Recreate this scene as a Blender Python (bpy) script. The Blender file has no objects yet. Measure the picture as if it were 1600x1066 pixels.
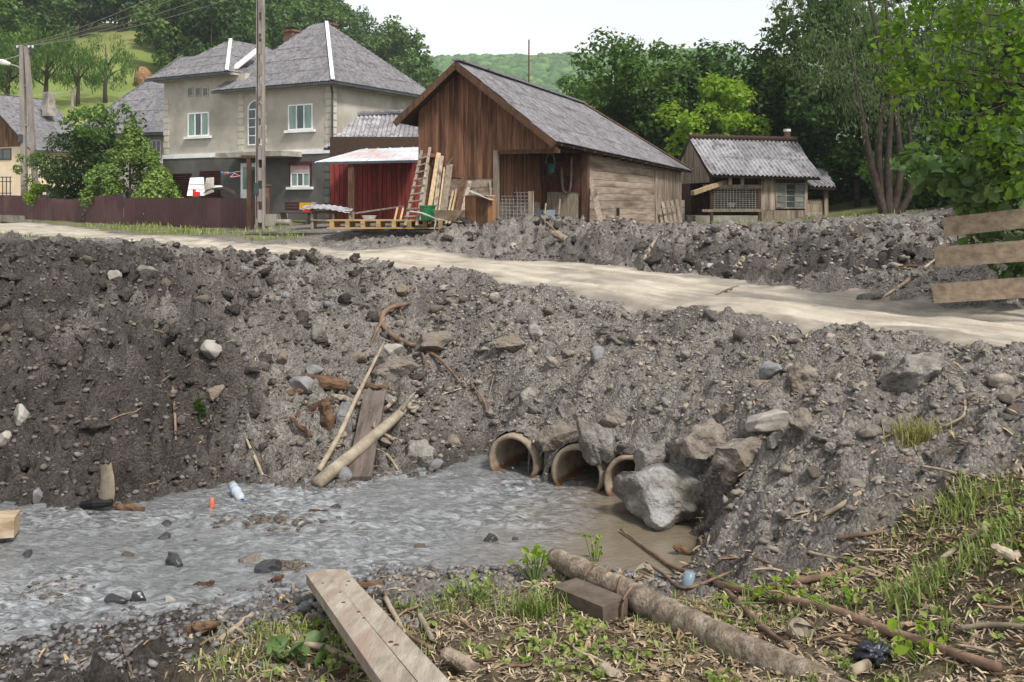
import bpy, math, random
import numpy as np
from mathutils import Vector, Matrix
# ------------------------------------------------------------------ camera, sky, sun, exposure
F, CX, HOR, ZC = 1500.0, 800.0, 320.0, 3.4          # focal length and horizon in photo pixels, eye height above the water
sc = bpy.context.scene
COL = sc.collection
cam_d = bpy.data.cameras.new('camera'); cam = bpy.data.objects.new('camera', cam_d); COL.objects.link(cam)
cam.location = (0, 0, ZC); cam.rotation_euler = (math.radians(90), 0, 0)
cam_d.sensor_width = 36; cam_d.lens = 36 * F / 1600; cam_d.shift_y = -(533 - HOR) / 1600
cam_d.clip_start = 0.1; cam_d.clip_end = 5000
sc.camera = cam
SUN_EL, SUN_AZ = 50, 143                             # degrees; azimuth clockwise from +Y
w = bpy.data.worlds.new('World'); sc.world = w; w.use_nodes = True
nt = w.node_tree; nt.nodes.clear()
sky = nt.nodes.new('ShaderNodeTexSky'); sky.sky_type = 'NISHITA'; sky.sun_disc = False
sky.sun_elevation = math.radians(SUN_EL); sky.sun_rotation = math.radians(SUN_AZ)
sky.air_density = 1.0; sky.dust_density = 1.0; sky.ozone_density = 1.0
hs = nt.nodes.new('ShaderNodeHueSaturation'); hs.inputs['Saturation'].default_value = 0.14
bg = nt.nodes.new('ShaderNodeBackground'); bg.inputs['Strength'].default_value = 0.12
wo = nt.nodes.new('ShaderNodeOutputWorld')
nt.links.new(sky.outputs[0], hs.inputs['Color']); nt.links.new(hs.outputs[0], bg.inputs['Color']); nt.links.new(bg.outputs[0], wo.inputs['Surface'])
sl = bpy.data.lights.new('sun', 'SUN'); sl.energy = 2.3; sl.angle = math.radians(9); sl.color = (1, 0.96, 0.9)
so = bpy.data.objects.new('sun', sl); COL.objects.link(so)
sd = Vector((math.sin(math.radians(SUN_AZ)) * math.cos(math.radians(SUN_EL)), math.cos(math.radians(SUN_AZ)) * math.cos(math.radians(SUN_EL)), math.sin(math.radians(SUN_EL))))
so.rotation_euler = sd.to_track_quat('Z', 'Y').to_euler()
sc.view_settings.view_transform = 'Standard'; sc.view_settings.look = 'None'; sc.view_settings.gamma = 1
sc.view_settings.exposure = 0.95
sc.render.engine = 'CYCLES'; sc.cycles.use_denoising = True; sc.cycles.max_bounces = 6; sc.cycles.transparent_max_bounces = 8
try: sc.cycles.denoiser = 'OPENIMAGEDENOISE'
except Exception: pass
rng = np.random.default_rng(7); random.seed(7)

# ------------------------------------------------------------------ helpers
def W(px, py, d): return Vector(((px - CX) / F * d, d, ZC + (HOR - py) / F * d))
def hash2(ix, iy, s):
    h = (ix.astype(np.int64) * 374761393 + iy.astype(np.int64) * 668265263 + s * 1442695041) & 0xffffffff
    h = ((h ^ (h >> 13)) * 1274126177) & 0xffffffff
    return ((h ^ (h >> 16)) & 0xffff) / 65535.0
def perlin(x, y, s=0):
    ix = np.floor(x); iy = np.floor(y); fx = x - ix; fy = y - iy
    u = fx * fx * fx * (fx * (fx * 6 - 15) + 10); v = fy * fy * fy * (fy * (fy * 6 - 15) + 10)
    def g(ax, ay):
        a = hash2(ix + ax, iy + ay, s) * 2 * math.pi
        return np.cos(a) * (fx - ax) + np.sin(a) * (fy - ay)
    a = g(0, 0); b = g(1, 0); c = g(0, 1); d = g(1, 1)
    return ((a + (b - a) * u) * (1 - v) + (c + (d - c) * u) * v) * 1.5
def fbm(x, y, s=0, o=4, lac=2.1, gain=.5):
    r = 0; a = 1
    for i in range(o):
        r = r + a * perlin(x, y, s + i * 17); x = x * lac + 3.1; y = y * lac + 1.7; a *= gain
    return r
def smooth(a, b, x):
    t = np.clip((x - a) / (b - a), 0, 1); return t * t * (3 - 2 * t)
def npmesh(name, V, Fq, mat=None, smooth_=False, attrs=None):
    """V (n,3), Fq (m,k) index array with k fixed, or a list of such arrays."""
    me = bpy.data.meshes.new(name)
    V = np.asarray(V, np.float32)
    Fs = Fq if isinstance(Fq, list) else [Fq]
    Fs = [np.asarray(f, np.int32) for f in Fs if len(f)]
    me.vertices.add(len(V)); me.vertices.foreach_set('co', V.ravel())
    nl = sum(f.size for f in Fs); npol = sum(len(f) for f in Fs)
    me.loops.add(nl); me.loops.foreach_set('vertex_index', np.concatenate([f.ravel() for f in Fs]))
    tot = np.concatenate([np.full(len(f), f.shape[1], np.int32) for f in Fs])
    st = np.concatenate([[0], np.cumsum(tot)[:-1]]).astype(np.int32)
    me.polygons.add(npol); me.polygons.foreach_set('loop_start', st); me.polygons.foreach_set('loop_total', tot)
    if smooth_: me.polygons.foreach_set('use_smooth', np.ones(npol, bool))
    me.update(calc_edges=True); me.validate()
    for k, a in (attrs or {}).items():
        at = me.attributes.new(k, 'FLOAT', 'POINT'); at.data.foreach_set('value', np.asarray(a, np.float32).ravel())
    if mat: me.materials.append(mat)
    return me
def link(name, me, parent=None, loc=None):
    o = bpy.data.objects.new(name, me); COL.objects.link(o)
    if parent: o.parent = parent
    if loc is not None: o.location = loc
    return o
def tag(o, label=None, cat=None, group=None, kind=None):
    if label: o['label'] = label
    if cat: o['category'] = cat
    if group: o['group'] = group
    if kind: o['kind'] = kind
    return o
INV = {}
def thing(name, label, cat, loc=(0, 0, 0), rotz=0.0, group=None):
    o = bpy.data.objects.new(name, None); COL.objects.link(o); o.empty_display_size = .2
    o.location = loc; o.rotation_euler = (0, 0, rotz)
    M = Matrix.Translation(Vector(loc)) @ Matrix.Rotation(rotz, 4, 'Z'); o['label'] = label; o['category'] = cat
    if group: o['group'] = group
    INV[o.name] = M.inverted(); return o
def root_inv(o):
    while o.parent: o = o.parent
    return INV.get(o.name, Matrix.Identity(4))
class Frame:
    """A building's own axes: x along the front, y to the back, z up; cuts sight lines with its walls."""
    def __init__(s, org, rot): s.o = Vector(org); s.r = rot; s.M = Matrix.Translation(s.o) @ Matrix.Rotation(rot, 4, 'Z'); s.I = s.M.inverted()
    def on(s, px, py, axis, val):
        a = s.I @ Vector((0, 0, ZC)); b = s.I @ W(px, py, 10); d = b - a
        t = (val - a[axis]) / d[axis]; return a + d * t
class MB:
    def __init__(s): s.v = []; s.f = []
    def add(s, vs, fs):
        n = len(s.v); s.v += [Vector(v) for v in vs]; s.f += [tuple(i + n for i in f) for f in fs]; return s
    def box(s, a, b):
        (x0, y0, z0), (x1, y1, z1) = a, b
        return s.add([(x0,y0,z0),(x1,y0,z0),(x1,y1,z0),(x0,y1,z0),(x0,y0,z1),(x1,y0,z1),(x1,y1,z1),(x0,y1,z1)],
                     [(0,3,2,1),(4,5,6,7),(0,1,5,4),(1,2,6,5),(2,3,7,6),(3,0,4,7)])
    def beam(s, p, q, wd, th, up=(0, 0, 1), w2=None):
        p = Vector(p); q = Vector(q); d = (q - p).normalized(); up = Vector(up)
        a = d.cross(up)
        if a.length < 1e-4: a = d.cross(Vector((1, 0, 0)))
        a.normalize(); b = a.cross(d); w2 = wd if w2 is None else w2
        vs = [p - a*wd/2 - b*th/2, p + a*wd/2 - b*th/2, p + a*wd/2 + b*th/2, p - a*wd/2 + b*th/2,
              q - a*w2/2 - b*th/2, q + a*w2/2 - b*th/2, q + a*w2/2 + b*th/2, q - a*w2/2 + b*th/2]
        return s.add(vs, [(0,1,2,3),(7,6,5,4),(0,4,5,1),(1,5,6,2),(2,6,7,3),(3,7,4,0)])
    def tube(s, path, rad, n=8, jit=0.0, cap=True):
        path = [Vector(p) for p in path]
        if not hasattr(rad, '__len__'): rad = [rad] * len(path)
        if len(rad) != len(path): rad = list(np.interp(np.linspace(0, 1, len(path)), np.linspace(0, 1, len(rad)), rad))
        base = len(s.v); ref = Vector((0.31, 0.22, 0.92))
        for i, p in enumerate(path):
            d = (path[min(i + 1, len(path) - 1)] - path[max(i - 1, 0)]).normalized()
            a = d.cross(ref)
            if a.length < .05: a = d.cross(Vector((1, 0, 0)))
            a.normalize(); b = d.cross(a)
            for k in range(n):
                t = 2 * math.pi * k / n; r = rad[i] * (1 + random.uniform(-jit, jit))
                s.v.append(p + a * math.cos(t) * r + b * math.sin(t) * r)
        for i in range(len(path) - 1):
            for k in range(n):
                s.f.append((base+i*n+k, base+i*n+(k+1)%n, base+(i+1)*n+(k+1)%n, base+(i+1)*n+k))
        if cap:
            s.f.append(tuple(base + k for k in reversed(range(n)))); s.f.append(tuple(base + (len(path)-1)*n + k for k in range(n)))
        return s
    def prism(s, poly, vec):
        n = len(poly); vec = Vector(vec); P = [Vector(p) for p in poly]
        return s.add(P + [p + vec for p in P], [tuple(range(n))[::-1], tuple(range(n, 2*n))] + [(i, (i+1) % n, (i+1) % n + n, i + n) for i in range(n)])
    def mesh(s, name, mat, smooth_=False, inv=None):
        me = bpy.data.meshes.new(name)
        vs = [inv @ v for v in s.v] if inv is not None else s.v
        me.from_pydata([tuple(v) for v in vs], [], s.f); me.update()
        if smooth_: me.polygons.foreach_set('use_smooth', [True] * len(me.polygons))
        me.materials.append(mat); return me
def part(name, mb, mat, parent, smooth_=False, world=False, label=None):
    o = link(name, mb.mesh(name, mat, smooth_, root_inv(parent) if world else None), parent)
    if label: o['label'] = label
    return o
def solo(name, mb, mat, label, cat, group=None, smooth_=False):
    """A thing that is one mesh, built in world space; its origin goes to its base."""
    xs = [v.x for v in mb.v]; ys = [v.y for v in mb.v]; z = min(v.z for v in mb.v)
    c = Vector(((min(xs)+max(xs))/2, (min(ys)+max(ys))/2, z))
    o = link(name, mb.mesh(name, mat, smooth_, Matrix.Translation(-c)), None, c)
    return tag(o, label, cat, group)

# ------------------------------------------------------------------ materials
def rgb(h): # sRGB 0-255 -> linear
    return tuple(((c/255+.055)/1.055)**2.4 if c > 10 else c/255/12.92 for c in h)
def M(name, c1, c2=None, scale=4, rough=.85, bump=0.0, bscale=None, stretch=(1,1,1), rnd=0.0, isl=0.0, spec=.25, metal=0.0, dirt=None, dscale=1.2, lo=.35, hi=.65, detail=6, bdist=.02):
    m = bpy.data.materials.new(name); m.use_nodes = True; nt = m.node_tree; b = nt.nodes['Principled BSDF']
    N = nt.nodes.new; L = nt.links.new
    b.inputs['Roughness'].default_value = rough; b.inputs['Specular IOR Level'].default_value = spec; b.inputs['Metallic'].default_value = metal
    c2 = c2 or tuple(x * .75 for x in c1)
    tc = N('ShaderNodeTexCoord'); mp = N('ShaderNodeMapping'); mp.inputs['Scale'].default_value = stretch
    L(tc.outputs['Object'], mp.inputs['Vector'])
    oi = N('ShaderNodeObjectInfo'); 
    sh = N('ShaderNodeVectorMath'); sh.operation = 'ADD'
    cb = N('ShaderNodeCombineXYZ'); mu = N('ShaderNodeMath'); mu.operation = 'MULTIPLY'; mu.inputs[1].default_value = 37.0
    L(oi.outputs['Random'], mu.inputs[0]); L(mu.outputs[0], cb.inputs[0]); L(mu.outputs[0], cb.inputs[1]); L(mp.outputs[0], sh.inputs[0]); L(cb.outputs[0], sh.inputs[1])
    n1 = N('ShaderNodeTexNoise'); n1.inputs['Scale'].default_value = scale; n1.inputs['Detail'].default_value = detail; n1.inputs['Roughness'].default_value = .65
    L(sh.outputs[0], n1.inputs['Vector'])
    cr = N('ShaderNodeValToRGB'); cr.color_ramp.elements[0].position = lo; cr.color_ramp.elements[1].position = hi
    cr.color_ramp.elements[0].color = (*c1, 1); cr.color_ramp.elements[1].color = (*c2, 1)
    L(n1.outputs[0], cr.inputs[0]); col = cr.outputs[0]
    def vary(src, amt, col):
        mr = N('ShaderNodeMapRange'); mr.inputs['To Min'].default_value = 1 - amt; mr.inputs['To Max'].default_value = 1 + amt
        L(src, mr.inputs['Value']); mx = N('ShaderNodeMix'); mx.data_type = 'RGBA'; mx.blend_type = 'MULTIPLY'; mx.inputs['Factor'].default_value = 1
        L(col, mx.inputs['A']); L(mr.outputs[0], mx.inputs['B']); return mx.outputs['Result']
    if rnd: col = vary(oi.outputs['Random'], rnd, col)
    if isl: 
        ge = N('ShaderNodeNewGeometry'); col = vary(ge.outputs['Random Per Island'], isl, col)
    if dirt:
        n3 = N('ShaderNodeTexNoise'); n3.inputs['Scale'].default_value = dscale; n3.inputs['Detail'].default_value = 5
        L(sh.outputs[0], n3.inputs['Vector']); r3 = N('ShaderNodeValToRGB'); r3.color_ramp.elements[0].position = .48; r3.color_ramp.elements[1].position = .68
        L(n3.outputs[0], r3.inputs[0]); mx = N('ShaderNodeMix'); mx.data_type = 'RGBA'; L(r3.outputs[0], mx.inputs['Factor']); L(col, mx.inputs['A']); mx.inputs['B'].default_value = (*dirt, 1); col = mx.outputs['Result']
    L(col, b.inputs['Base Color'])
    if bump:
        n2 = N('ShaderNodeTexNoise'); n2.inputs['Scale'].default_value = bscale or scale * 4; n2.inputs['Detail'].default_value = 8
        L(sh.outputs[0], n2.inputs['Vector']); bp = N('ShaderNodeBump'); bp.inputs['Strength'].default_value = bump; bp.inputs['Distance'].default_value = bdist
        L(n2.outputs[0], bp.inputs['Height']); L(bp.outputs[0], b.inputs['Normal'])
    return m
def leafmat(name, c1, c2, rough=.5, trans=.45):
    m = bpy.data.materials.new(name); m.use_nodes = True; nt = m.node_tree; nt.nodes.clear(); N = nt.nodes.new; L = nt.links.new
    ge = N('ShaderNodeNewGeometry'); oi = N('ShaderNodeObjectInfo'); cr = N('ShaderNodeValToRGB')
    cr.color_ramp.elements[0].color = (*c1, 1); cr.color_ramp.elements[1].color = (*c2, 1)
    ad = N('ShaderNodeMath'); ad.operation = 'MULTIPLY_ADD'; ad.inputs[1].default_value = .72; L(ge.outputs['Random Per Island'], ad.inputs[0])
    m2 = N('ShaderNodeMath'); m2.operation = 'MULTIPLY'; m2.inputs[1].default_value = .28; L(oi.outputs['Random'], m2.inputs[0]); L(m2.outputs[0], ad.inputs[2]); L(ad.outputs[0], cr.inputs[0])
    b = N('ShaderNodeBsdfPrincipled'); b.inputs['Roughness'].default_value = rough; b.inputs['Specular IOR Level'].default_value = .3
    t = N('ShaderNodeBsdfTranslucent'); mx = N('ShaderNodeMixShader'); mx.inputs[0].default_value = trans
    g = N('ShaderNodeMix'); g.data_type = 'RGBA'; g.blend_type = 'MULTIPLY'; g.inputs['Factor'].default_value = 1; g.inputs['B'].default_value = (1.25, 1.35, .6, 1)
    L(cr.outputs[0], b.inputs['Base Color']); L(cr.outputs[0], g.inputs['A']); L(g.outputs['Result'], t.inputs['Color'])
    L(b.outputs[0], mx.inputs[1]); L(t.outputs[0], mx.inputs[2]); o = N('ShaderNodeOutputMaterial'); L(mx.outputs[0], o.inputs[0]); return m
# ------------------------------------------------------------------ terrain heights (from measured ground points)
CP = """800 735 0;920 762 .05;985 775 .05;830 655 .7;900 665 .75;830 580 1.08;830 510 1.5;930 560 1.25;930 505 1.55
700 725 .05;700 640 .62;700 560 1.08;700 490 1.5;620 720 .1;560 712 .12;560 620 .55;560 540 1.08;560 460 1.68;500 420 2.0
480 745 .05;400 745 .06;400 650 .65;400 560 1.15;400 480 1.68;400 430 1.98;200 775 .05;200 680 .62;200 600 1.05;200 500 1.62;200 430 2.05;200 400 2.25;320 405 2.12
0 778 .05;0 690 .6;0 600 1.1;0 500 1.7;0 420 2.25;0 380 2.5;60 378 2.45;100 400 2.35;-250 780 .05;-250 600 1.2;-250 440 2.3;-250 380 2.5
1000 650 .9;1000 570 1.3;1000 520 1.58;1090 845 .02;1100 700 .75;1100 600 1.22;1100 530 1.58;1200 860 .4;1200 760 .8;1200 650 1.2;1200 560 1.58
1350 860 .75;1350 760 1.03;1350 650 1.38;1350 570 1.66;1500 860 1.0;1500 760 1.22;1500 650 1.5;1500 590 1.7;1600 1066 1.0;1600 900 1.15;1600 800 1.32;1600 680 1.55
1850 900 1.4;1850 750 1.6;1400 1066 .75;1400 950 .78;1200 1066 .52;1200 950 .45;1000 1066 .42;1000 960 .3;1030 905 .06;1080 880 .03;940 890 .03;850 1066 .4;850 950 .26;850 888 .04
700 1066 .36;700 965 .24;700 893 .05;550 1066 .3;550 985 .2;480 938 .05;300 1066 .22;300 1010 .12;330 968 .03;50 1066 .12;60 1008 .02;-150 1010 .02;-150 1066 .12
200 880 -.12;400 850 -.12;600 820 -.12;800 800 -.25;950 830 -.35;1010 850 -.3;0 880 -.15;-200 880 -.15;700 770 -.12;880 790 -.25;480 800 -.08;100 820 -.1;-400 880 -.12"""
def zrd(d): 
    t = min(max((d - 14) / 12, 0), 1); return 1.85 + .25 * t * t * (3 - 2 * t)
def droad(py):
    d = 15.0
    for _ in range(60): d = .5 * d + .5 * F * (ZC - zrd(d)) / (py - HOR)
    return d
pts = []
for t in CP.replace('\n', ';').split(';'):
    a, b, z = map(float, t.split()); d = F * (ZC - z) / (b - HOR); pts.append(((a - CX) / F * d, d, z))
for a, b in [(1600,555),(1400,530),(1100,490),(900,465),(700,432),(420,408),(1480,475),(1250,450),(1000,417),(800,395),(600,388),(400,382),(200,368),(0,352),(1550,510),(1300,480),(1000,440),(800,412),(550,396),(250,380),(1800,500),(1800,600),(2100,560)]:
    d = droad(b); pts.append(((a - CX) / F * d, d, zrd(d)))
for a, b, d in [(720,352,30),(760,346,27.5),(850,358,27),(950,362,26.5),(800,384,26.4),(1000,388,25),(1060,358,33),(1200,352,30),(1350,352,29),(1470,352,24),(1250,405,21.5),(1250,375,26),(1400,400,18.5),(1400,370,22.5),(1560,420,15.6),(1560,370,20),(1700,400,15.5),(1100,395,25.5),
                (1120,352,46),(1250,350,46),(1180,352,40),(1380,338,38),(1500,318,42),(1650,290,45),(1330,312,58),(1200,338,62),(1000,345,48),(900,350,40),(600,352,37),(500,350,40),(560,350,46),(450,345,46),(300,345,50),(413,358,42),(300,356,46.5),(190,352,51),(90,345,56),(0,340,62),(-150,334,72),
                (540,364,31.5),(640,362,30.8),(700,360,30),(420,366,35)]:
    p = W(a, b, d); pts.append((p.x, p.y, p.z))
pts += [(0,3.2,1.0),(-3,3.5,.55),(3,3,1.7),(6,4,2.05),(-10,5,.3),(9,6,2.2),(-20,75,3.2),(20,75,5.5),(-45,75,4),(45,75,9),(45,45,7),(35,25,5),(20,15,3),(20,8,2.4),(-45,40,2.6),(-30,20,2.4),(-20,11,.0),(-20,7,.1),(-35,10,0),(0,75,3.2)]
A_ = np.array(pts); PX, PY, PZ = A_.T
def phi(r2): return np.sqrt(r2 + .5)
n_ = len(A_); K = phi((PX[:,None]-PX)**2 + (PY[:,None]-PY)**2) - np.eye(n_) * .02
Pm = np.c_[np.ones(n_), PX, PY]
sol = np.linalg.solve(np.block([[K, Pm], [Pm.T, np.zeros((3, 3))]]), np.r_[PZ, 0, 0, 0])
def zbase(x, y):
    x = np.asarray(x, float); y = np.asarray(y, float); r = sol[n_] + sol[n_+1]*x + sol[n_+2]*y
    for i in range(n_): r = r + sol[i] * phi((x - PX[i])**2 + (y - PY[i])**2)
    return r
# road outline in plan
near = [(2300,640),(1800,600),(1600,553),(1400,528),(1250,508),(1100,488),(900,463),(700,430),(560,415),(420,406),(300,396),(150,382),(40,372),(-150,362)]
far = [(-150,348),(0,353),(120,360),(200,367),(330,376),(400,382),(600,391),(700,395),(800,400),(1000,418),(1250,450),(1480,474),(1800,500),(2300,530)]
def plan(l): return [((a-CX)/F*droad(b), droad(b)) for a, b in l]
NE, FE = plan(near), plan(far)
RP = np.array(NE + FE)
def inpoly(x, y, P):
    c = np.zeros(np.shape(x), bool); n = len(P)
    for i in range(n):
        x0, y0 = P[i]; x1, y1 = P[(i+1) % n]
        if y0 == y1: continue
        c ^= ((y0 > y) != (y1 > y)) & (x < (x1-x0)*(y-y0)/(y1-y0) + x0)
    return c
def dline(x, y, P, closed=True):
    d = np.full(np.shape(x), 1e9); n = len(P)
    for i in range(n if closed else n-1):
        x0, y0 = P[i]; x1, y1 = P[(i+1) % n]; L2 = (x1-x0)**2 + (y1-y0)**2
        t = np.clip(((x-x0)*(x1-x0)+(y-y0)*(y1-y0))/L2, 0, 1); d = np.minimum(d, np.hypot(x-x0-t*(x1-x0), y-y0-t*(y1-y0)))
    return d
def road_sd(x, y):      # positive inside the road
    d = dline(x, y, RP); return np.where(inpoly(x, y, RP), d, -d)
def grass_mask(x, y):   # near grassy bank
    a = smooth(.0, .5, (x - 1.15) * .62 + (7.0 - y) * .5 + fbm(x*.9, y*.9, 5, 3) * .5 - .25) * smooth(9, 7.6, y) * smooth(8.2, 7.3, y + .12*np.abs(x))
    b = smooth(.1, .5, 8.1 - y + fbm(x*1.3, y*1.3, 8, 3) * .5 - .2*np.abs(x)) * smooth(-2.6, -1.6, x)
    return np.clip(np.maximum(a, b), 0, 1)
def zroad(x, y):        # wheel ruts along the road
    return zbase(x, y)
def axis(lo, mid0, mid1, hi, s, g):
    m = list(np.arange(mid0, mid1, s)); a = []; v = mid0; st = s
    while v > lo: st *= g; v -= st; a.append(v)
    b = []; v = m[-1]; st = s
    while v < hi: st *= g; v += st; b.append(v)
    return np.array(a[::-1] + m + b)
gx = axis(-48, -8, 7.5, 48, .05, 1.022)
ys = [2.4]
while ys[-1] < 78: ys.append(ys[-1] + max(.04, .0042 * ys[-1]))
gy = np.array(ys)
GX, GY = np.meshgrid(gx, gy)
ZB = zbase(GX, GY)
SD = road_sd(GX, GY)
edge_n = fbm(GX*1.1, GY*1.1, 31, 4) * .35
inroad = smooth(-.25, .3, SD + edge_n)
yard = smooth(29, 33, GY - .1*GX) * smooth(4, 0, GX)           # level yard by the houses
gmask = grass_mask(GX, GY)
bar = smooth(.26, .05, ZB) * smooth(11, 9.5, GY)                    # gravel bar by the water
far_s = smooth(34, 45, GY)
rough_a = (1 - inroad) * (1 - .9*yard) * (1 - .72*gmask) * (1 - .78*bar) * (1 - .85*far_s)
under = smooth(.02, -.08, ZB)
rough_a = rough_a * (1 - .75*under)
lft = smooth(-.5, -4, GX + .3*(GY-12)) * smooth(24, 18, GY); heap = smooth(15.5, 18, GY + .55*np.minimum(GX, 6) - 3) * smooth(-4, 0, GX) * smooth(36, 31, GY)
big = fbm(GX*.75, GY*.75, 1, 3) * (.17 + .16*lft + .12*heap)
rid = (1 - np.abs(fbm(GX*1.9, GY*1.9, 50, 3)) * 1.6) * (.11 + .09*lft + .1*heap) - .06 - .04*lft - .05*heap
med = fbm(GX*3.6, GY*3.6, 11, 3) * (.09 + .05*lft + .05*heap)
sml = fbm(GX*10, GY*10, 21, 3) * (.042 + .035*lft + .02*heap)
cl = np.maximum(0, fbm(GX*6.2, GY*6.2, 77, 2)) * (.085 + .16*lft + .05*heap)
ZT = ZB + rough_a * (big * smooth(.1, .5, ZB) + rid + med + sml + cl) + (1 - inroad) * fbm(GX*5, GY*5, 90, 3) * .012
for px_, py_, dep_, rad_ in ((748, 640, .42, .55), (700, 560, .22, .5), (470, 560, .25, .6), (300, 700, .22, .6), (1090, 800, .2, .4)):     # slumps and hollows
    c_ = min((W(px_, py_, q) for q in np.arange(8, 18, .1)), key=lambda p: abs(p.z - float(zbase(p.x, p.y)))); ZT -= dep_*np.exp(-((GX-c_.x)**2+((GY-c_.y)*.8)**2)/rad_**2)*rough_a
# heaps at the verge of the road and along the far side
ZT += rough_a * smooth(.9, .1, np.abs(SD + .45)) * np.maximum(0, fbm(GX*1.4, GY*1.4, 61, 2) + .15) * .22 * smooth(14, 20, GY + np.maximum(0, -GX))
ZT -= .22 * heap * (1 - inroad) * smooth(16, 20, GY)
# wheel ruts
DN = dline(GX, GY, NE, False)
rut = sum(np.exp(-((DN - c + perlin(GX*.25, GY*.25, 3)*.25) / .15)**2) * .075 for c in (.9, 1.35, 2.5, 3.0))
ZT += inroad * (fbm(GX*.9, GY*.9, 41, 3) * .03 + fbm(GX*6, GY*6, 44, 2) * .008 - rut * smooth(.2, .6, SD))
CULV = [W(800, 745, 12.05), W(901, 757, 11.5), W(986, 773, 11.05)]
PIPE_DIR = Vector((.52, 1, 0)).normalized()
PR, PZ0 = .345, .17
PIPEHOLE = np.zeros(GX.shape, bool)
for c in CULV:      # the soil drapes over the pipes and leaves the mouths open
    rx = (GX - c.x) * PIPE_DIR.y - (GY - c.y) * PIPE_DIR.x; ry = (GX - c.x) * PIPE_DIR.x + (GY - c.y) * PIPE_DIR.y
    inside = smooth(.5, .34, np.abs(rx)) * smooth(.06, .02, ry) * smooth(-2.0, -1.0, ry)
    ZT = ZT * (1 - inside) + np.minimum(ZT, -.22) * inside
    top = PZ0 + np.sqrt(np.maximum(0, (PR+.002)**2 - rx**2)) + .004 + .3*np.clip(ry, 0, 2)
    over = (np.abs(rx) < PR + .02) & (ry > .04) & (ry < 4)
    ZT = np.where(over, np.maximum(ZT, top), ZT)
    PIPEHOLE |= (np.abs(rx) < PR + .02) & (ry > -.1) & (ry < .2)
ZT -= smooth(.12, .35, SD + edge_n) * .035      # the road sheet lies on top of this
def hz(x, y):
    i = int(np.clip(np.searchsorted(gx, x) - 1, 0, len(gx) - 2)); j = int(np.clip(np.searchsorted(gy, y) - 1, 0, len(gy) - 2))
    u = (x - gx[i]) / (gx[i+1] - gx[i]); v = (y - gy[j]) / (gy[j+1] - gy[j])
    return float((ZT[j,i]*(1-u) + ZT[j,i+1]*u)*(1-v) + (ZT[j+1,i]*(1-u) + ZT[j+1,i+1]*u)*v)
def hzv(x, y):
    i = np.clip(np.searchsorted(gx, x) - 1, 0, len(gx) - 2); j = np.clip(np.searchsorted(gy, y) - 1, 0, len(gy) - 2)
    u = (x - gx[i]) / (gx[i+1] - gx[i]); v = (y - gy[j]) / (gy[j+1] - gy[j])
    return (ZT[j,i]*(1-u) + ZT[j,i+1]*u)*(1-v) + (ZT[j+1,i]*(1-u) + ZT[j+1,i+1]*u)*v
def G(px, py, water=True):
    """where the sight line through a photo pixel meets the ground (or the water)"""
    d = 4.0
    while d < 75:
        p = W(px, py, d); h = hz(p.x, p.y)
        if water: h = max(h, 0)
        if p.z <= h: break
        d *= 1.004
    return Vector((p.x, p.y, h))
def gridfaces(nx, ny):
    a = np.arange(nx*ny).reshape(ny, nx); return np.stack([a[:-1,:-1], a[:-1,1:], a[1:,1:], a[1:,:-1]], -1).reshape(-1, 4)
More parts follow.
